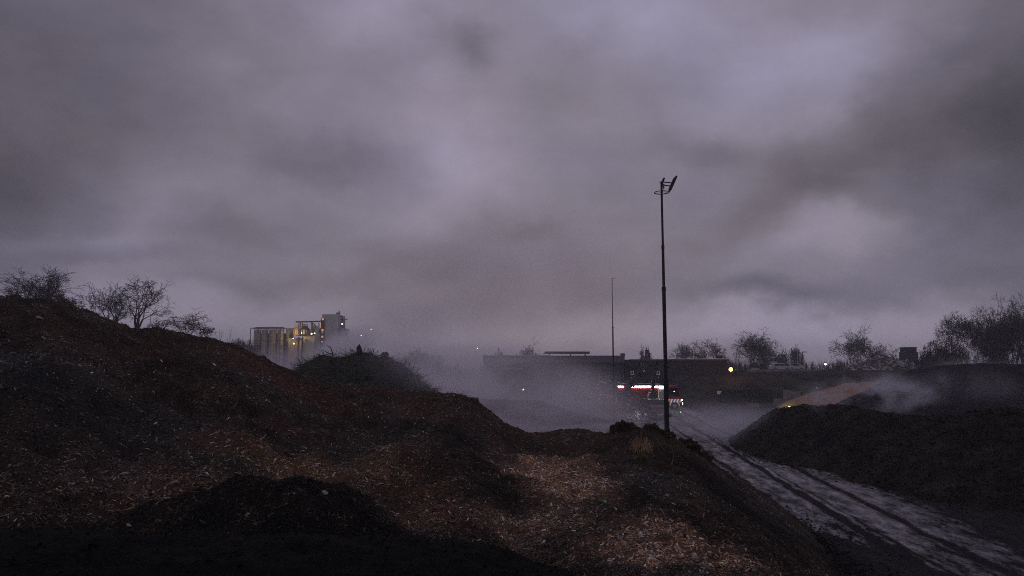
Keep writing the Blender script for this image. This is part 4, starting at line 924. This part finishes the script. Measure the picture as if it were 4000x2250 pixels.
def car(name, loc, rz, m, lab, L_=4.3, H_=1.45, Wd=1.75, van=False, group=None):
    e = empty(name, loc, rz); tag(e, lab, 'van' if van else 'car', group)
    h = H_
    if van: prof = [(-L_ / 2, .35), (L_ / 2, .35), (L_ / 2, .9), (L_ / 2 - .7, 1.15), (L_ / 2 - 1.5, h), (-L_ / 2 + .1, h), (-L_ / 2, h - .2)]
    else: prof = [(-L_ / 2, .3), (L_ / 2, .3), (L_ / 2, .72), (L_ / 2 - .95, .92), (L_ / 2 - 1.75, h), (-L_ / 2 + .65, h), (-L_ / 2 + .1, .98), (-L_ / 2, .85)]
    MB().prism(prof, -Wd / 2, Wd / 2).build('body', m, e)
    g0 = L_ / 2 - (1.0 if van else 1.1); g1 = L_ / 2 - (1.55 if van else 1.75)
    for s in (-1, 1): MB().prism([(g0 - .1, 1.02), (g1 - .05, h - .12), (-L_ / 2 + .8, h - .12), (-L_ / 2 + .45, 1.02)], s * (Wd / 2 + .004), s * (Wd / 2 + .02)).build('side_window', bpy.data.materials['dark_pane'], e)
    MB().box((-L_ / 2 + (.05 if van else .32), 0, h * .78), (.04, Wd * .8, h * .25), Euler((0, math.radians(0 if van else 25), 0))).build('rear_window', bpy.data.materials['dark_pane'], e)
    for sx in (-1, 1):
        for sy in (-1, 1):
            wq = MB().tube((sx * L_ * .31, sy * (Wd / 2 - .2), .32), (sx * L_ * .31, sy * (Wd / 2 + .01), .32), .32, .32, 18).build('wheel', m_tyre, e)
            MB().tube((sx * L_ * .31, sy * (Wd / 2 + .01), .32), (sx * L_ * .31, sy * (Wd / 2 + .02), .32), .18, .18, 12).build('rim', m_silo, wq)
    for sy in (-1, 1):
        MB().box((L_ / 2 + .01, sy * Wd * .36, .68), (.04, .3, .14)).build('headlight', m_glass, e); MB().box((-L_ / 2 - .01, sy * Wd * .4, .85), (.04, .16, .22)).build('tail_light', mat('tail_red', (.2, .01, .01), .4) if 'tail_red' not in bpy.data.materials else bpy.data.materials['tail_red'], e)
    return e
for i, (px, lab, vn_) in enumerate(((3046, 'white car roof left above the white wall', False), (3068, 'white van above the middle of the white wall', True), (3112, 'white box van above the right part of the white wall', True), (3125, 'white van partly behind the box van', True))):
    car('parked_car' if not vn_ else 'parked_van', (W(px, 1440, 158).x, 158 + i * .8 + (3 if i == 3 else 0), 5.1), 0.05, m_car, lab, 1.9 if False else 4.2, 1.5 if not vn_ else 1.6, van=vn_, group='white vehicles behind the wall')
ter = MB(); ter.box((W(3070, 1440, 160).x, 162, 4.75), (26, 18, .7)); o = ter.build('car_park', m_bank); tag(o, kind='structure')
lamp_on_post(3222, 1421, 150, mat('cool_lamp', (.8, 1, .85), .4, emit=22, ecol=(.8, 1, .85)), 'small white lit lamp left of the rubble pile', .17, None, 4.8)
p = W(3140, 1376, 175); e = empty('street_lamp', (W(3134, 1440, 175).x, 175, 0)); tag(e, 'unlit street lamp silhouette on the far horizon', 'street lamp')
hh = W(0, 1376, 175).z; MB().tube((0, 0, 0), (.2, 0, hh), .1, .07, 8).build('post', m_steel, e); MB().box((.6, 0, hh + .05), (1.2, .3, .18), None, .04).build('lamp_head', m_steel, e)

# rubble pile
RX0, RX1 = W(3315, 1440, 146).x, W(3615, 1440, 146).x
rub = ridge([(RX0 + .5, 146, 5.6), (RX0 + 4, 146, 7.0), (W(3445, 1440, 146).x, 146, 8.0), (W(3510, 1440, 146).x, 146, 7.2), (RX1, 146, 5.8)], .6, 170, .35, .4)
mound_mesh('rubble_pile', RX0 - 5, RX1 + 5, 136, 156, .25, rub, mat('rubble_dust', (.055, .05, .055), .95, var=.5, scale=1.5, bump=.1, bscale=4), 'grey pile of broken concrete and debris below the round tree', 'rubble pile')
g = np.random.default_rng(77); m_ch = [mat('broken_concrete', (.34, .33, .35), .85, var=.2), mat('dirty_concrete', (.15, .14, .15), .85, var=.3), mat('dark_debris', (.05, .045, .05), .9, var=.3)]
big = [('large tilted white slab on the right side of the rubble pile', 3525, 1422, (1.1, .8, .25)), ('curved white piece at the top of the rubble pile', 3448, 1404, (.55, .4, .2)), ('white chunk at the peak of the rubble pile', 3443, 1392, (.25, .25, .2)),
       ('white slab piece high on the left of the rubble pile', 3352, 1404, (.4, .3, .12)), ('bright white chunk at the lower left of the rubble pile', 3331, 1443, (.5, .4, .3)), ('long pale beam at the lower middle of the rubble pile', 3413, 1440, (.7, .3, .16)),
       ('white chunk left of the long beam', 3390, 1445, (.35, .3, .15)), ('small bright chunk at the foot of the rubble pile', 3452, 1447, (.18, .2, .22)), ('pale chunk at the right end of the rubble pile', 3600, 1436, (.6, .5, .3)), ('small white piece left of the pile foot', 3298, 1449, (.15, .15, .1))]
for i, (lab, px, py, s) in enumerate(big):
    p = W(px, py, 141.5 if px < 3580 else 143); z = max(float(rub(np.array(p.x), np.array(p.y))), float(bank(np.array(p.x), np.array(p.y))))
    mb = MB(); mb.box((0, 0, 0), tuple(2 * q for q in s), None, min(s) * .3); o = mb.build('concrete_chunk', m_ch[0])
    yy = np.arange(138, 147, .1); zz = np.maximum(rub(np.full_like(yy, p.x), yy), bank(np.full_like(yy, p.x), yy)); lz = CH + (p.z - CH) * yy / p.y
    hit = np.nonzero(zz > lz)[0]; y_ = yy[hit[0]] if len(hit) else 146; o.location = (p.x * y_ / p.y, y_, float(CH + (p.z - CH) * y_ / p.y)); o.rotation_euler = (g.uniform(-.4, .4), g.uniform(.2, .6), g.uniform(-.5, .5)); tag(o, lab, 'concrete chunk', 'chunks on the rubble pile')
mbs = [MB(), MB()]
for i in range(520):
    x = g.uniform(RX0 - 1, RX1 + 1); y = g.uniform(139, 147); z = float(rub(np.array(x), np.array(y)))
    if z < float(bank(np.array(x), np.array(y))) - .1: continue
    s = np.exp(g.normal(-1.35, .5)); mbs[i % 3 == 0].box((x, y, z + s * .2), (s * 2, s * g.uniform(.5, 1.5), s * g.uniform(.25, .9)), Euler((g.uniform(-.8, .8), g.uniform(-.8, .8), g.uniform(0, 3))))
o = mbs[0].build('rubble', m_ch[1]); tag(o, 'small grey broken pieces covering the rubble pile', 'rubble', kind='stuff')
o = mbs[1].build('rubble', m_ch[0]); tag(o, 'small pale broken pieces among the rubble', 'rubble', kind='stuff')
# dark block on the horizon
e = empty('silo_block', (W(3552, 1440, 160).x, 160, 0)); tag(e, 'square dark hopper building on the horizon right of the rubble pile', 'hopper')
zt = W(0, 1360, 160).z; zm_ = W(0, 1375, 160).z
mb = MB(); mb.box((0, 0, zm_ / 2), (2.7, 2.7, zm_)); mb.build('shaft', m_wall, e); MB().box((0, 0, (zt + zm_) / 2), (2.3, 2.4, zt - zm_)).build('hopper_top', m_wall, e); MB().box((0, 0, zt + .1), (2.45, 2.6, .18)).build('roof', m_steel, e)

# skips, posts and blocks in the yard
m_green = mat('green_steel', (.012, .030, .026), .6, var=.3, scale=.8)
def skip(px0, px1, D, H, lab):
    xa, xb = W(px0, 1440, D).x, W(px1, 1440, D).x; e = empty('skip_container', ((xa + xb) / 2, D, 0)); tag(e, lab, 'skip', 'green skip containers in the yard'); Lx = xb - xa
    mb = MB(); mb.prism([(-Lx / 2 + .3, .2), (Lx / 2 - .1, .2), (Lx / 2, H), (-Lx / 2, H), ], -1.1, -1.02); mb.prism([(-Lx / 2 + .3, .2), (Lx / 2 - .1, .2), (Lx / 2, H), (-Lx / 2, H)], 1.02, 1.1)
    mb.box((-Lx / 2 + .1, 0, H / 2 + .1), (.08, 2.0, H - .2)); mb.box((Lx / 2 - .1, 0, H / 2 + .1), (.08, 2.0, H - .2)); mb.box((0, 0, .24), (Lx - .5, 2.0, .08)); mb.build('body', m_green, e)
    mb = MB(); [mb.box((x, -1.16, H / 2 + .1), (.1, .1, H - .25)) for x in np.arange(-Lx / 2 + .6, Lx / 2 - .3, .7)]; mb.build('rib', m_green, e)
    mb = MB(); mb.box((0, -1.14, H), (Lx, .14, .12)); mb.box((0, 1.14, H), (Lx, .14, .12)); mb.build('rim', m_green, e)
    mb = MB(); mb.box((0, -.5, .09), (Lx - 1, .15, .2)); mb.box((0, .5, .09), (Lx - 1, .15, .2)); mb.build('runner', m_steel, e); return e
skip(2800, 2905, 122, 2.0, 'dark green open skip, left one of the pair in the yard'); skip(2908, 3008, 124, 2.1, 'dark green open skip, right one of the pair in the yard')
e = empty('sign_board', (W(2805, 1440, 118).x, 118, 0)); tag(e, 'small white tilted sign board at the left end of the skips', 'sign')
zs_ = W(0, 1533, 118).z; [MB().tube((x, 0, 0), (x, 0, zs_ + .3), .04, .04, 6).build('post', m_steel, e) for x in (-.3, .3)]; MB().prism([(-.28, zs_ - .28), (.15, zs_ - .3), (.45, zs_ + .22), (-.28, zs_ + .25)], -.06, -.03).build('board', m_white, e)
m_cb = mat('concrete_block', (.19, .18, .19), .85, var=.3, scale=1.5)
def block(px, py, D, sx, H, lab, rot=0, lean=0):
    g0 = W(px, 1440, D); o = MB().prism([(-sx / 2, 0), (sx / 2, 0), (sx / 2 * .75 + lean, H), (-sx / 2 * .8 + lean, H * 1.02)], -.4, .4).build('concrete_block', m_cb); o.location = (g0.x, D, 0); o.rotation_euler = (0, 0, rot); tag(o, lab, 'concrete block', 'concrete blocks in the yard'); return o
block(3072, 1560, 112, 1.0, 2.3, 'tall pale concrete slab standing in the yard beside the orange chip heap', .2, -.1)
block(3110, 1560, 113, 1.6, 2.0, 'second concrete slab leaning behind the tall one', -.2, -.3); block(3042, 1565, 112, 1.9, 1.0, 'low concrete block left of the tall slab')
block(2944, 1585, 108, 1.0, .5, 'small pale block lying alone on the yard', .5)
e = empty('marker_post', (W(3005, 1440, 102).x, 102, 0)); tag(e, 'thin dark marker post standing on the yard below the skips', 'post'); MB().tube((0, 0, 0), (0, 0, 1.25), .06, .05, 8).build('shaft', m_steel, e); MB().tube((0, 0, 1.25), (0, 0, 1.3), .07, .03, 8).build('cap', m_steel, e)
e = empty('work_lamp', (W(3078, 1440, 106).x, 106, 0)); tag(e, 'small yellow green work lamp shining low on the yard by the slabs', 'lamp')
MB().box((0, .1, .12), (.3, .1, .22)).build('housing', m_steel, e); MB().box((0, .04, .14), (.24, .02, .14)).build('lens', mat('work_lamp_lens', (.9, 1, .4), .4, emit=2.5, ecol=(.85, 1, .4)), e)
l_ = bpy.data.lights.new('work_light', 'POINT'); l_.energy = 12; l_.color = (.85, 1, .35); l_.shadow_soft_size = .1
lo = bpy.data.objects.new('work_light', l_); link(lo); lo.location = W(3066, 1560, 106.5)
ball('lamp', 2044, 1522, 100, .12, m_litw, None, 'tiny white lamp alone in the smoke below the warehouse'); ball('lamp', 1865, 1361, 150, .1, m_litw, None, 'tiny white light above the left end of the warehouse')
ball('lamp', 3190, 1516, 111, .14, m_white, None, 'small white thing on the crest of the orange chip heap')

# ------------------------------------------------------------------ fire engine
TD = 101.0; kt = TD / F
def tx(px): return W(px, 1440, TD).x
m_red = mat('fire_red', (.15, .012, .02), .35, var=.12, scale=.6, spec=.5); m_led = mat('led_strip', (1, 1, 1), .4, emit=20, ecol=(.97, 1, .93)); m_shut = mat('aluminium_shutter', (.45, .46, .46), .45, metal=.3, var=.08)
m_blk = mat('chassis_black', (.012, .012, .014), .6, var=.2); m_wh = mat('glow_white', (.75, .75, .7), .35, emit=.25, ecol=(1, 1, .85)); m_bl = mat('glow_stripe_blue', (.03, .05, .5), .4, emit=.1, ecol=(.1, .15, 1)); m_rd = mat('glow_stripe_red', (.7, .03, .02), .35, emit=.15, ecol=(1, .05, .02))  # white and stripe paints given a faint glow, though no lamps
e = empty('fire_engine', (tx(2535), TD, 0)); tag(e, 'red fire engine with a glowing white light strip parked behind the lamp pole', 'fire engine'); ox = e.location.x
X_ = lambda px: tx(px) - ox
Z_ = lambda py: W(2000, py, TD).z
Zg = Z_(1597)
def zz(py): return max(0.02, Z_(py) - Zg)
xb, xc, xf = X_(2412), X_(2600), X_(2660)
H = zz(1503)
MB().box(((xb + xc) / 2, 1.25, (H + .75) / 2), (xc - xb, 2.5, H - .75), None, .04).build('body', m_red, e)
cab = MB().prism([(xc + .03, .75), (xf, .75), (xf + .02, 1.35), (xf - .12, 1.75), (xf - .42, H - .15), (xf - .6, H + .02), (xc + .03, H + .02)], 0.0, 2.5).build('cab', mat('cab_red', (.30, .012, .03), .3, var=.1, spec=.5), e)
MB().prism([(xc + .25, 1.75), (xf - .25, 1.75), (xf - .5, H - .3), (xc + .25, H - .3)], -.02, -.004).build('side_window', bpy.data.materials['dark_pane'], cab)
MB().prism([(xf - .10, 1.8), (xf - .07, 1.8), (xf - .36, H - .2), (xf - .39, H - .2)], .2, 2.3).build('windscreen', bpy.data.materials['dark_pane'], cab)
# roof gear: ladder, monitor, locker
mb = MB(); [mb.tube((xb + .3, y, H + .25), (xc - 1.2, y, H + .25), .04, .04, 6) for y in (.6, 1.2)]; [mb.tube((x, .6, H + .25), (x, 1.2, H + .25), .025, .025, 5) for x in np.arange(xb + .4, xc - 1.3, .35)]; [mb.box((x, .9, H + .12), (.1, .8, .22)) for x in (xb + .6, xc - 1.6)]; mb.build('ladder', m_shut, e)
mb = MB(); mb.box((X_(2556), .5, H + .18), (.25, .3, .35)); mb.tube((X_(2556), .5, H + .3), (X_(2562), .3, H + .62), .07, .05, 8); mb.box((X_(2572), .9, H + .14), (.5, .6, .28), None, .04); mb.build('water_monitor', m_shut, e)
# light strips on the top edge, hung out a little
for a, b_ in ((2414, 2424), (2425.5, 2434), (2466, 2542), (2550.5, 2558.5), (2559.8, 2567), (2570.5, 2598), ):
    MB().box(((X_(a) + X_(b_)) / 2, -.10, zz(1508)), (X_(b_) - X_(a), .06, .22), None, .02).build('light_strip', m_led, e)
MB().box(((xb + xc) / 2, -.02, H + .03), (xc - xb, .3, .05)).build('awning', m_blk, e)
# shutters
for a, b_, m_ in ((2466, 2506, m_red), (2508, 2543, m_red), (2571, 2594, m_shut)):
    mb = MB(); x0, x1 = X_(a), X_(b_)
    for i in range(12): z0 = 1.22 + i * (H - 1.5) / 12; mb.box(((x0 + x1) / 2, -.012, z0 + (H - 1.5) / 24), (x1 - x0, .024, (H - 1.5) / 12 - .012))
    mb.build('shutter', m_, e)
MB().box((X_(2569.6), -.03, 1.95), (.05, .05, 1.5)).build('shutter_frame', m_wh, e); MB().box((X_(2583), -.03, 1.17), (.80, .05, .07)).build('sill_strip', mat('glow_yellow', (.7, .7, .3), .4, emit=.25, ecol=(1, 1, .5)), e)  # yellow sill strip glows faintly in place of reflecting
MB().box((X_(2583.5), -.05, .90), (.46, .05, .07)).build('marker_lamp', mat('blue_white_lamp', (.7, .7, 1), .4, emit=7, ecol=(.6, .62, 1)), e); MB().box((X_(2582.5), -.035, .84), (.56, .03, .30)).build('blue_panel', mat('blue_glow', (.05, .05, .7), .4, emit=.9, ecol=(.08, .08, 1)), e)
MB().box((X_(2581), -.06, .62), (.15, .03, .12)).build('emblem', m_white, e)
MB().box((X_(2530), 1.25, .62), (xf - xb - .4, 2.2, .3)).build('chassis', m_blk, e)
MB().box(((X_(2560) + X_(2597)) / 2, -.02, .32), (X_(2597) - X_(2560), .2, .07)).build('step', m_shut, e)
# striped nose: white, red and blue diagonal stripes
fw = X_(2626); 
MB().box(((xc + xf) / 2, -.03, 1.20), (xf - xc - .05, .05, .42)).build('white_panel', m_wh, e)
for i, (a, m_) in enumerate(((2608, m_rd), (2620, m_bl), (2632, m_rd), (2644, m_bl))):
    x0 = X_(a); MB().prism([(x0, 1.01), (x0 + .18, 1.01), (x0 + .40, 1.40), (x0 + .2, 1.40)], -.075, -.058).build('stripe', m_, e)
MB().box((xf + .05, .28, 1.28), (.12, .4, .24), None, .03).build('headlight', mat('headlight_on', (1, 1, 1), .3, emit=9, ecol=(.9, .95, 1)), e); MB().box((xf + .05, 2.2, 1.28), (.12, .4, .24), None, .03).build('headlight', bpy.data.materials['headlight_on'], e)
MB().box((xf + .22, 1.25, .62), (.42, 2.4, .42), None, .06).build('bumper', m_blk, e); MB().box((xf + .1, -.0, .80), (.1, .06, .36)).build('bumper_lamp', mat('bumper_glow', (1, .8, .5), .4, emit=2.5, ecol=(1, .75, .45)), e)
mb = MB(); mb.tube((xf - .35, -.05, H - .5), (xf - .02, -.32, H - .42), .025, .025, 6); mb.box((xf - .02, -.34, H - .75), (.08, .2, .42), None, .02); mb.build('mirror', m_blk, e)
for (x, zz_) in ((X_(2631), H - .78), ): MB().box((x, -.04, zz_), (.09, .04, .1)).build('side_lamp', m_litw, e)
MB().box((xf - .5, .2, H + .1), (.3, .3, .18), None, .04).build('beacon', mat('beacon_blue', (.05, .08, .4), .3), e); MB().box((X_(2462), -.05, H - .2), (.08, .05, .1)).build('rear_lamp', m_litw, e); MB().box((X_(2411.5), -.05, H - .1), (.08, .05, .12)).build('rear_lamp', m_litr, e)
for x in (X_(2632), X_(2505), X_(2450)):
    for s, y in ((0, 0.0), (1, 2.22)):
        wq = MB().tube((x, y, .52), (x, y + .28, .52), .52, .52, 24).build('wheel', m_tyre, e)
        yy = y - .02 if s == 0 else y + .28
        MB().tube((x, yy, .52), (x, yy + .02, .52), .27, .27, 16).build('rim', m_shut, wq)
    arch = MB()
    for i in range(10):
        a, b_ = math.pi * i / 10, math.pi * (i + 1) / 10; arch.tube((x + .62 * math.cos(a), -.02, .52 + .62 * math.sin(a)), (x + .62 * math.cos(b_), -.02, .52 + .62 * math.sin(b_)), .05, .05, 5)
    arch.build('wheel_arch', m_wh if x > 2 else m_blk, e)
for c in e.children: pass

# ------------------------------------------------------------------ orange digger working in front of it
DD = 95.0
def dx_(px): return W(px, 1440, DD).x
def dz(py): return W(2000, py, DD).z
m_or = mat('digger_orange', (.28, .07, .03), .5, var=.25, scale=1.2); m_arm = mat('digger_arm_grey', (.05, .045, .045), .6, var=.3)
e = empty('excavator', (dx_(2410), DD, 0)); tag(e, 'orange tracked excavator in the smoke reaching its dark arm over the fire engine', 'excavator'); ox = e.location.x
Q = lambda px, py, y=0: Vector((dx_(px) - ox, y, dz(py)))
for y in (-1.2, 1.2):
    mb = MB(); mb.prism([(-1.9, .12), (-1.6, 0), (1.6, 0), (1.9, .12), (2.05, .5), (1.8, .85), (-1.8, .85), (-2.05, .5)], y - .28, y + .28); t_ = mb.build('track', m_blk, e)
    MB().tube((-1.6, y - .31, .45), (-1.6, y + .31, .45), .3, .3, 14).build('sprocket', m_arm, t_); MB().tube((1.6, y - .31, .45), (1.6, y + .31, .45), .3, .3, 14).build('idler', m_arm, t_)
MB().tube((0, 0, .8), (0, 0, 1.05), .8, .8, 20).build('turntable', m_blk, e)
MB().prism([(-2.45, 1.15), (-.1, 1.1), (-.1, 2.2), (-2.0, 2.25), (-2.45, 2.0)], -1.2, 1.2).build('engine_cover', m_or, e)
MB().box((-2.3, 0, 1.45), (.5, 2.3, .8), None, .1).build('counterweight', m_or, e)
cb = MB().prism([(.0, 1.1), (1.35, 1.1), (1.4, 1.9), (1.15, 2.75), (.1, 2.75)], -1.2, -.2).build('cab', m_arm, e)
MB().prism([(.12, 1.75), (1.3, 1.75), (1.05, 2.6), (.2, 2.6)], -1.23, -1.21).build('window', bpy.data.materials['dark_pane'], cb)
def arm(name, pts, w0, w1, y, m, par=e):
    mb = MB()
    n = len(pts)
    for i in range(n - 1):
        a, b_ = pts[i], pts[i + 1]; d = (b_ - a); ln = d.length; c = (a + b_) / 2; an = math.atan2(d.z, d.x); ww = w0 + (w1 - w0) * (i + .5) / (n - 1)
        mb.box((c.x, y, c.z), (ln + ww * .35, .42, ww), Euler((0, -an, 0)), ww * .12)
    return mb.build(name, m, par)
arm('boom', [Q(2442, 1535), Q(2462, 1498), Q(2500, 1463), Q(2540, 1432), Q(2566, 1414)], .75, .55, .1, m_arm)
arm('stick', [Q(2574, 1408), Q(2560, 1440), Q(2552, 1490), Q(2547, 1528)], .5, .38, .1, m_arm)
mb = MB(); mb.tube(Q(2470, 1512, -.2), Q(2528, 1452, -.2), .10, .10, 8); mb.tube(Q(2528, 1452, -.2), Q(2556, 1424, -.2), .06, .06, 8); mb.tube(Q(2530, 1422, .1), Q(2572, 1404, .1), .09, .09, 8); mb.build('hydraulic_ram', m_arm, e)
MB().prism([(Q(2535, 0).x, dz(1532)), (Q(2556, 0).x, dz(1530)), (Q(2562, 0).x, dz(1548)), (Q(2552, 0).x, dz(1562)), (Q(2536, 0).x, dz(1563)), (Q(2528, 0).x, dz(1552))], -.45, .65).build('bucket', m_arm, e)
mb = MB(); mb.tube(Q(2338, 1488, -.9), Q(2368, 1498, -.9), .05, .05, 6); o = mb.build('rail_tip', m_white, e); mb = MB(); mb.tube(Q(2368, 1498, -.9), Q(2402, 1512, -.9), .07, .1, 6); mb.build('handrail', m_arm, e)
MB().box(Q(2514, 1449, -.3), (.25, .05, .12), Euler((0, -.5, 0))).build('work_lamp', m_white, e)

# vehicles in front of the fire engine
vb = car('parked_van', (dx_(2502), 87, 0), math.radians(95), mat('navy_paint', (.014, .018, .04), .4, var=.1), 'dark blue van parked before the fire engine, one lamp lit', 4.8, 2.0, 1.95, True)
ball('lit_lamp', 2495, 1611, 84.4, .045, m_lity, vb)
pc = car('parked_car', (W(2566, 1440, 82).x, 82, 0), math.radians(88), mat('khaki_paint', (.075, .07, .065), .45, var=.1), 'grey brown car parked nose away in front of the fire engine', 4.4, 1.5, 1.85)
p = W(2554, 1617, 79.6); MB().box((0, 0, 0), (.52, .02, .12)).build('number_plate', m_white, None).parent = pc
pl = [c for c in pc.children if c.name.startswith('number_plate')][0]; pl.location = (-2.24, .1, .62); pl.rotation_euler = (0, 0, math.radians(90))

# ------------------------------------------------------------------ smoke and steam
def smoke_mat(name, dens, nscale, lo, hi, power=1.0, color=(.94, .925, 1.0), seed=0, stretch=(1, 1, 1), aniso=.5):
    m = bpy.data.materials.new(name); m.use_nodes = True; n = m.node_tree.nodes; l = m.node_tree.links; n.clear()
    o = n.new("ShaderNodeOutputMaterial"); v = n.new("ShaderNodeVolumePrincipled"); l.new(v.outputs[0], o.inputs['Volume'])
    v.inputs['Color'].default_value = tuple(color) + (1,); v.inputs['Anisotropy'].default_value = aniso
    t = n.new("ShaderNodeTexCoord"); geo = n.new("ShaderNodeNewGeometry")
    ln = n.new("ShaderNodeVectorMath"); ln.operation = 'LENGTH'; l.new(t.outputs['Object'], ln.inputs[0])
    mr = n.new("ShaderNodeMapRange"); mr.interpolation_type = 'SMOOTHSTEP'; mr.inputs['From Min'].default_value = .05; mr.inputs['From Max'].default_value = 1; mr.inputs['To Min'].default_value = 1; mr.inputs['To Max'].default_value = 0
    l.new(ln.outputs['Value'], mr.inputs['Value'])
    mp = n.new("ShaderNodeMapping"); mp.inputs['Scale'].default_value = stretch; mp.inputs['Location'].default_value = (seed * 3.1, seed * 1.7, seed); l.new(geo.outputs['Position'], mp.inputs['Vector'])
    no = n.new("ShaderNodeTexNoise"); no.inputs['Scale'].default_value = nscale; no.inputs['Detail'].default_value = 4; no.inputs['Roughness'].default_value = .55; no.inputs['Distortion'].default_value = .6; l.new(mp.outputs[0], no.inputs['Vector'])
    m2 = n.new("ShaderNodeMapRange"); m2.inputs['From Min'].default_value = lo; m2.inputs['From Max'].default_value = hi; m2.inputs['To Min'].default_value = 0; m2.inputs['To Max'].default_value = dens; l.new(no.outputs['Fac'], m2.inputs['Value'])
    d = mth('MULTIPLY', mth('POWER', mr.outputs[0], power, None, n, l), m2.outputs[0], None, n, l); l.new(d, v.inputs['Density']); return m
def smoke(c, r, m, lab, rz=0, ry=0, name='smoke'):
    mb = MB(); mb.lathe([(max(0.0, math.sin(a)), math.cos(a)) for a in np.linspace(0, math.pi, 17)], n=24); o = mb.build(name, m); o.location = c; o.scale = r; o.rotation_euler = (0, ry, rz)
    tag(o, lab, 'smoke', kind='stuff'); return o
smoke((-5, 74, 1.2), (20, 33, 7.8), smoke_mat('smoke_yard', .36, .13, .41, .63, 1.0, (.975, .95, 1.0), seed=1, stretch=(1, 1, 1.7), aniso=.65), 'thick grey smoke drifting over the yard before the warehouse')
smoke((14, 69, 0.3), (17, 21, 3.4), smoke_mat('smoke_low', .12, .2, .42, .68, 1.0, seed=2, stretch=(.7, .7, 2)), 'low smoke spreading over the wet yard to the track')
smoke(W(1340, 1372, 52), (3.3, 5, 1.6), smoke_mat('smoke_plume', 2.4, .55, .33, .7, 1.2, (.97, .96, 1), 3), 'white plume rising behind the brush pile', 0, math.radians(-28))
smoke(W(1530, 1300, 66), (8.5, 9, 4.0), smoke_mat('smoke_rise', .14, .2, .34, .72, 1.0, (.95, .93, .98), 4), 'pale smoke climbing right above the brush pile', 0, math.radians(-30))
smoke(W(1120, 1440, 62), (8, 8, 2.4), smoke_mat('smoke_left', .2, .2, .3, .65, 1.0, seed=5), 'smoke lying in the gap left of the brush pile')
smoke(W(2050, 1100, 66), (19, 15, 7.2), smoke_mat('smoke_upper', .09, .09, .36, .66, 1.0, (.98, .94, .95), 6), 'broad brownish smoke veil above the warehouse')
smoke((22.4, 46, 4.0), (5.0, 6.5, 1.5), smoke_mat('steam_crest', 1.1, .5, .5, .72, .8, seed=7, stretch=(1, .6, 1.2)), 'steam rising off the crest of the right windrow', math.radians(10), math.radians(-6), 'steam')
smoke((25.0, 42, 4.5), (3.4, 4.5, 1.3), smoke_mat('steam_back', .28, .4, .5, .75, .8, seed=8, stretch=(1, .6, .8)), 'thin steam wisps behind the right windrow', 0, 0, 'steam')
smoke((50, 78, 5.6), (9, 6, 1.5), smoke_mat('steam_far', .16, .16, .4, .7, 1, seed=9), 'faint steam above the tall windrow under the right trees', 0, 0, 'steam')
smoke((17.5, 58, 1.2), (6, 9, 2.2), smoke_mat('steam_toe', .3, .25, .4, .7, 1, seed=10), 'mist at the far end of the muddy track', 0, 0, 'steam')
smoke(W(1640, 1450, 41.5), (4.6, 4, 2.2), smoke_mat('smoke_flank', .16, .4, .36, .66, 1, seed=12), 'wisp of smoke drifting across the right flank of the brush pile', 0, math.radians(25))
# even air haze round everything
hz = MB().box((0, 0, 15), (1960, 1960, 34)); m = bpy.data.materials.new('air_haze'); m.use_nodes = True; n = m.node_tree.nodes; n.clear()
v = n.new("ShaderNodeVolumePrincipled"); v.inputs['Density'].default_value = .0009; v.inputs['Color'].default_value = (.95, .93, 1, 1); v.inputs['Anisotropy'].default_value = .35
oo = n.new("ShaderNodeOutputMaterial"); m.node_tree.links.new(v.outputs[0], oo.inputs['Volume'])
o = hz.build('haze', m); tag(o, kind='stuff')
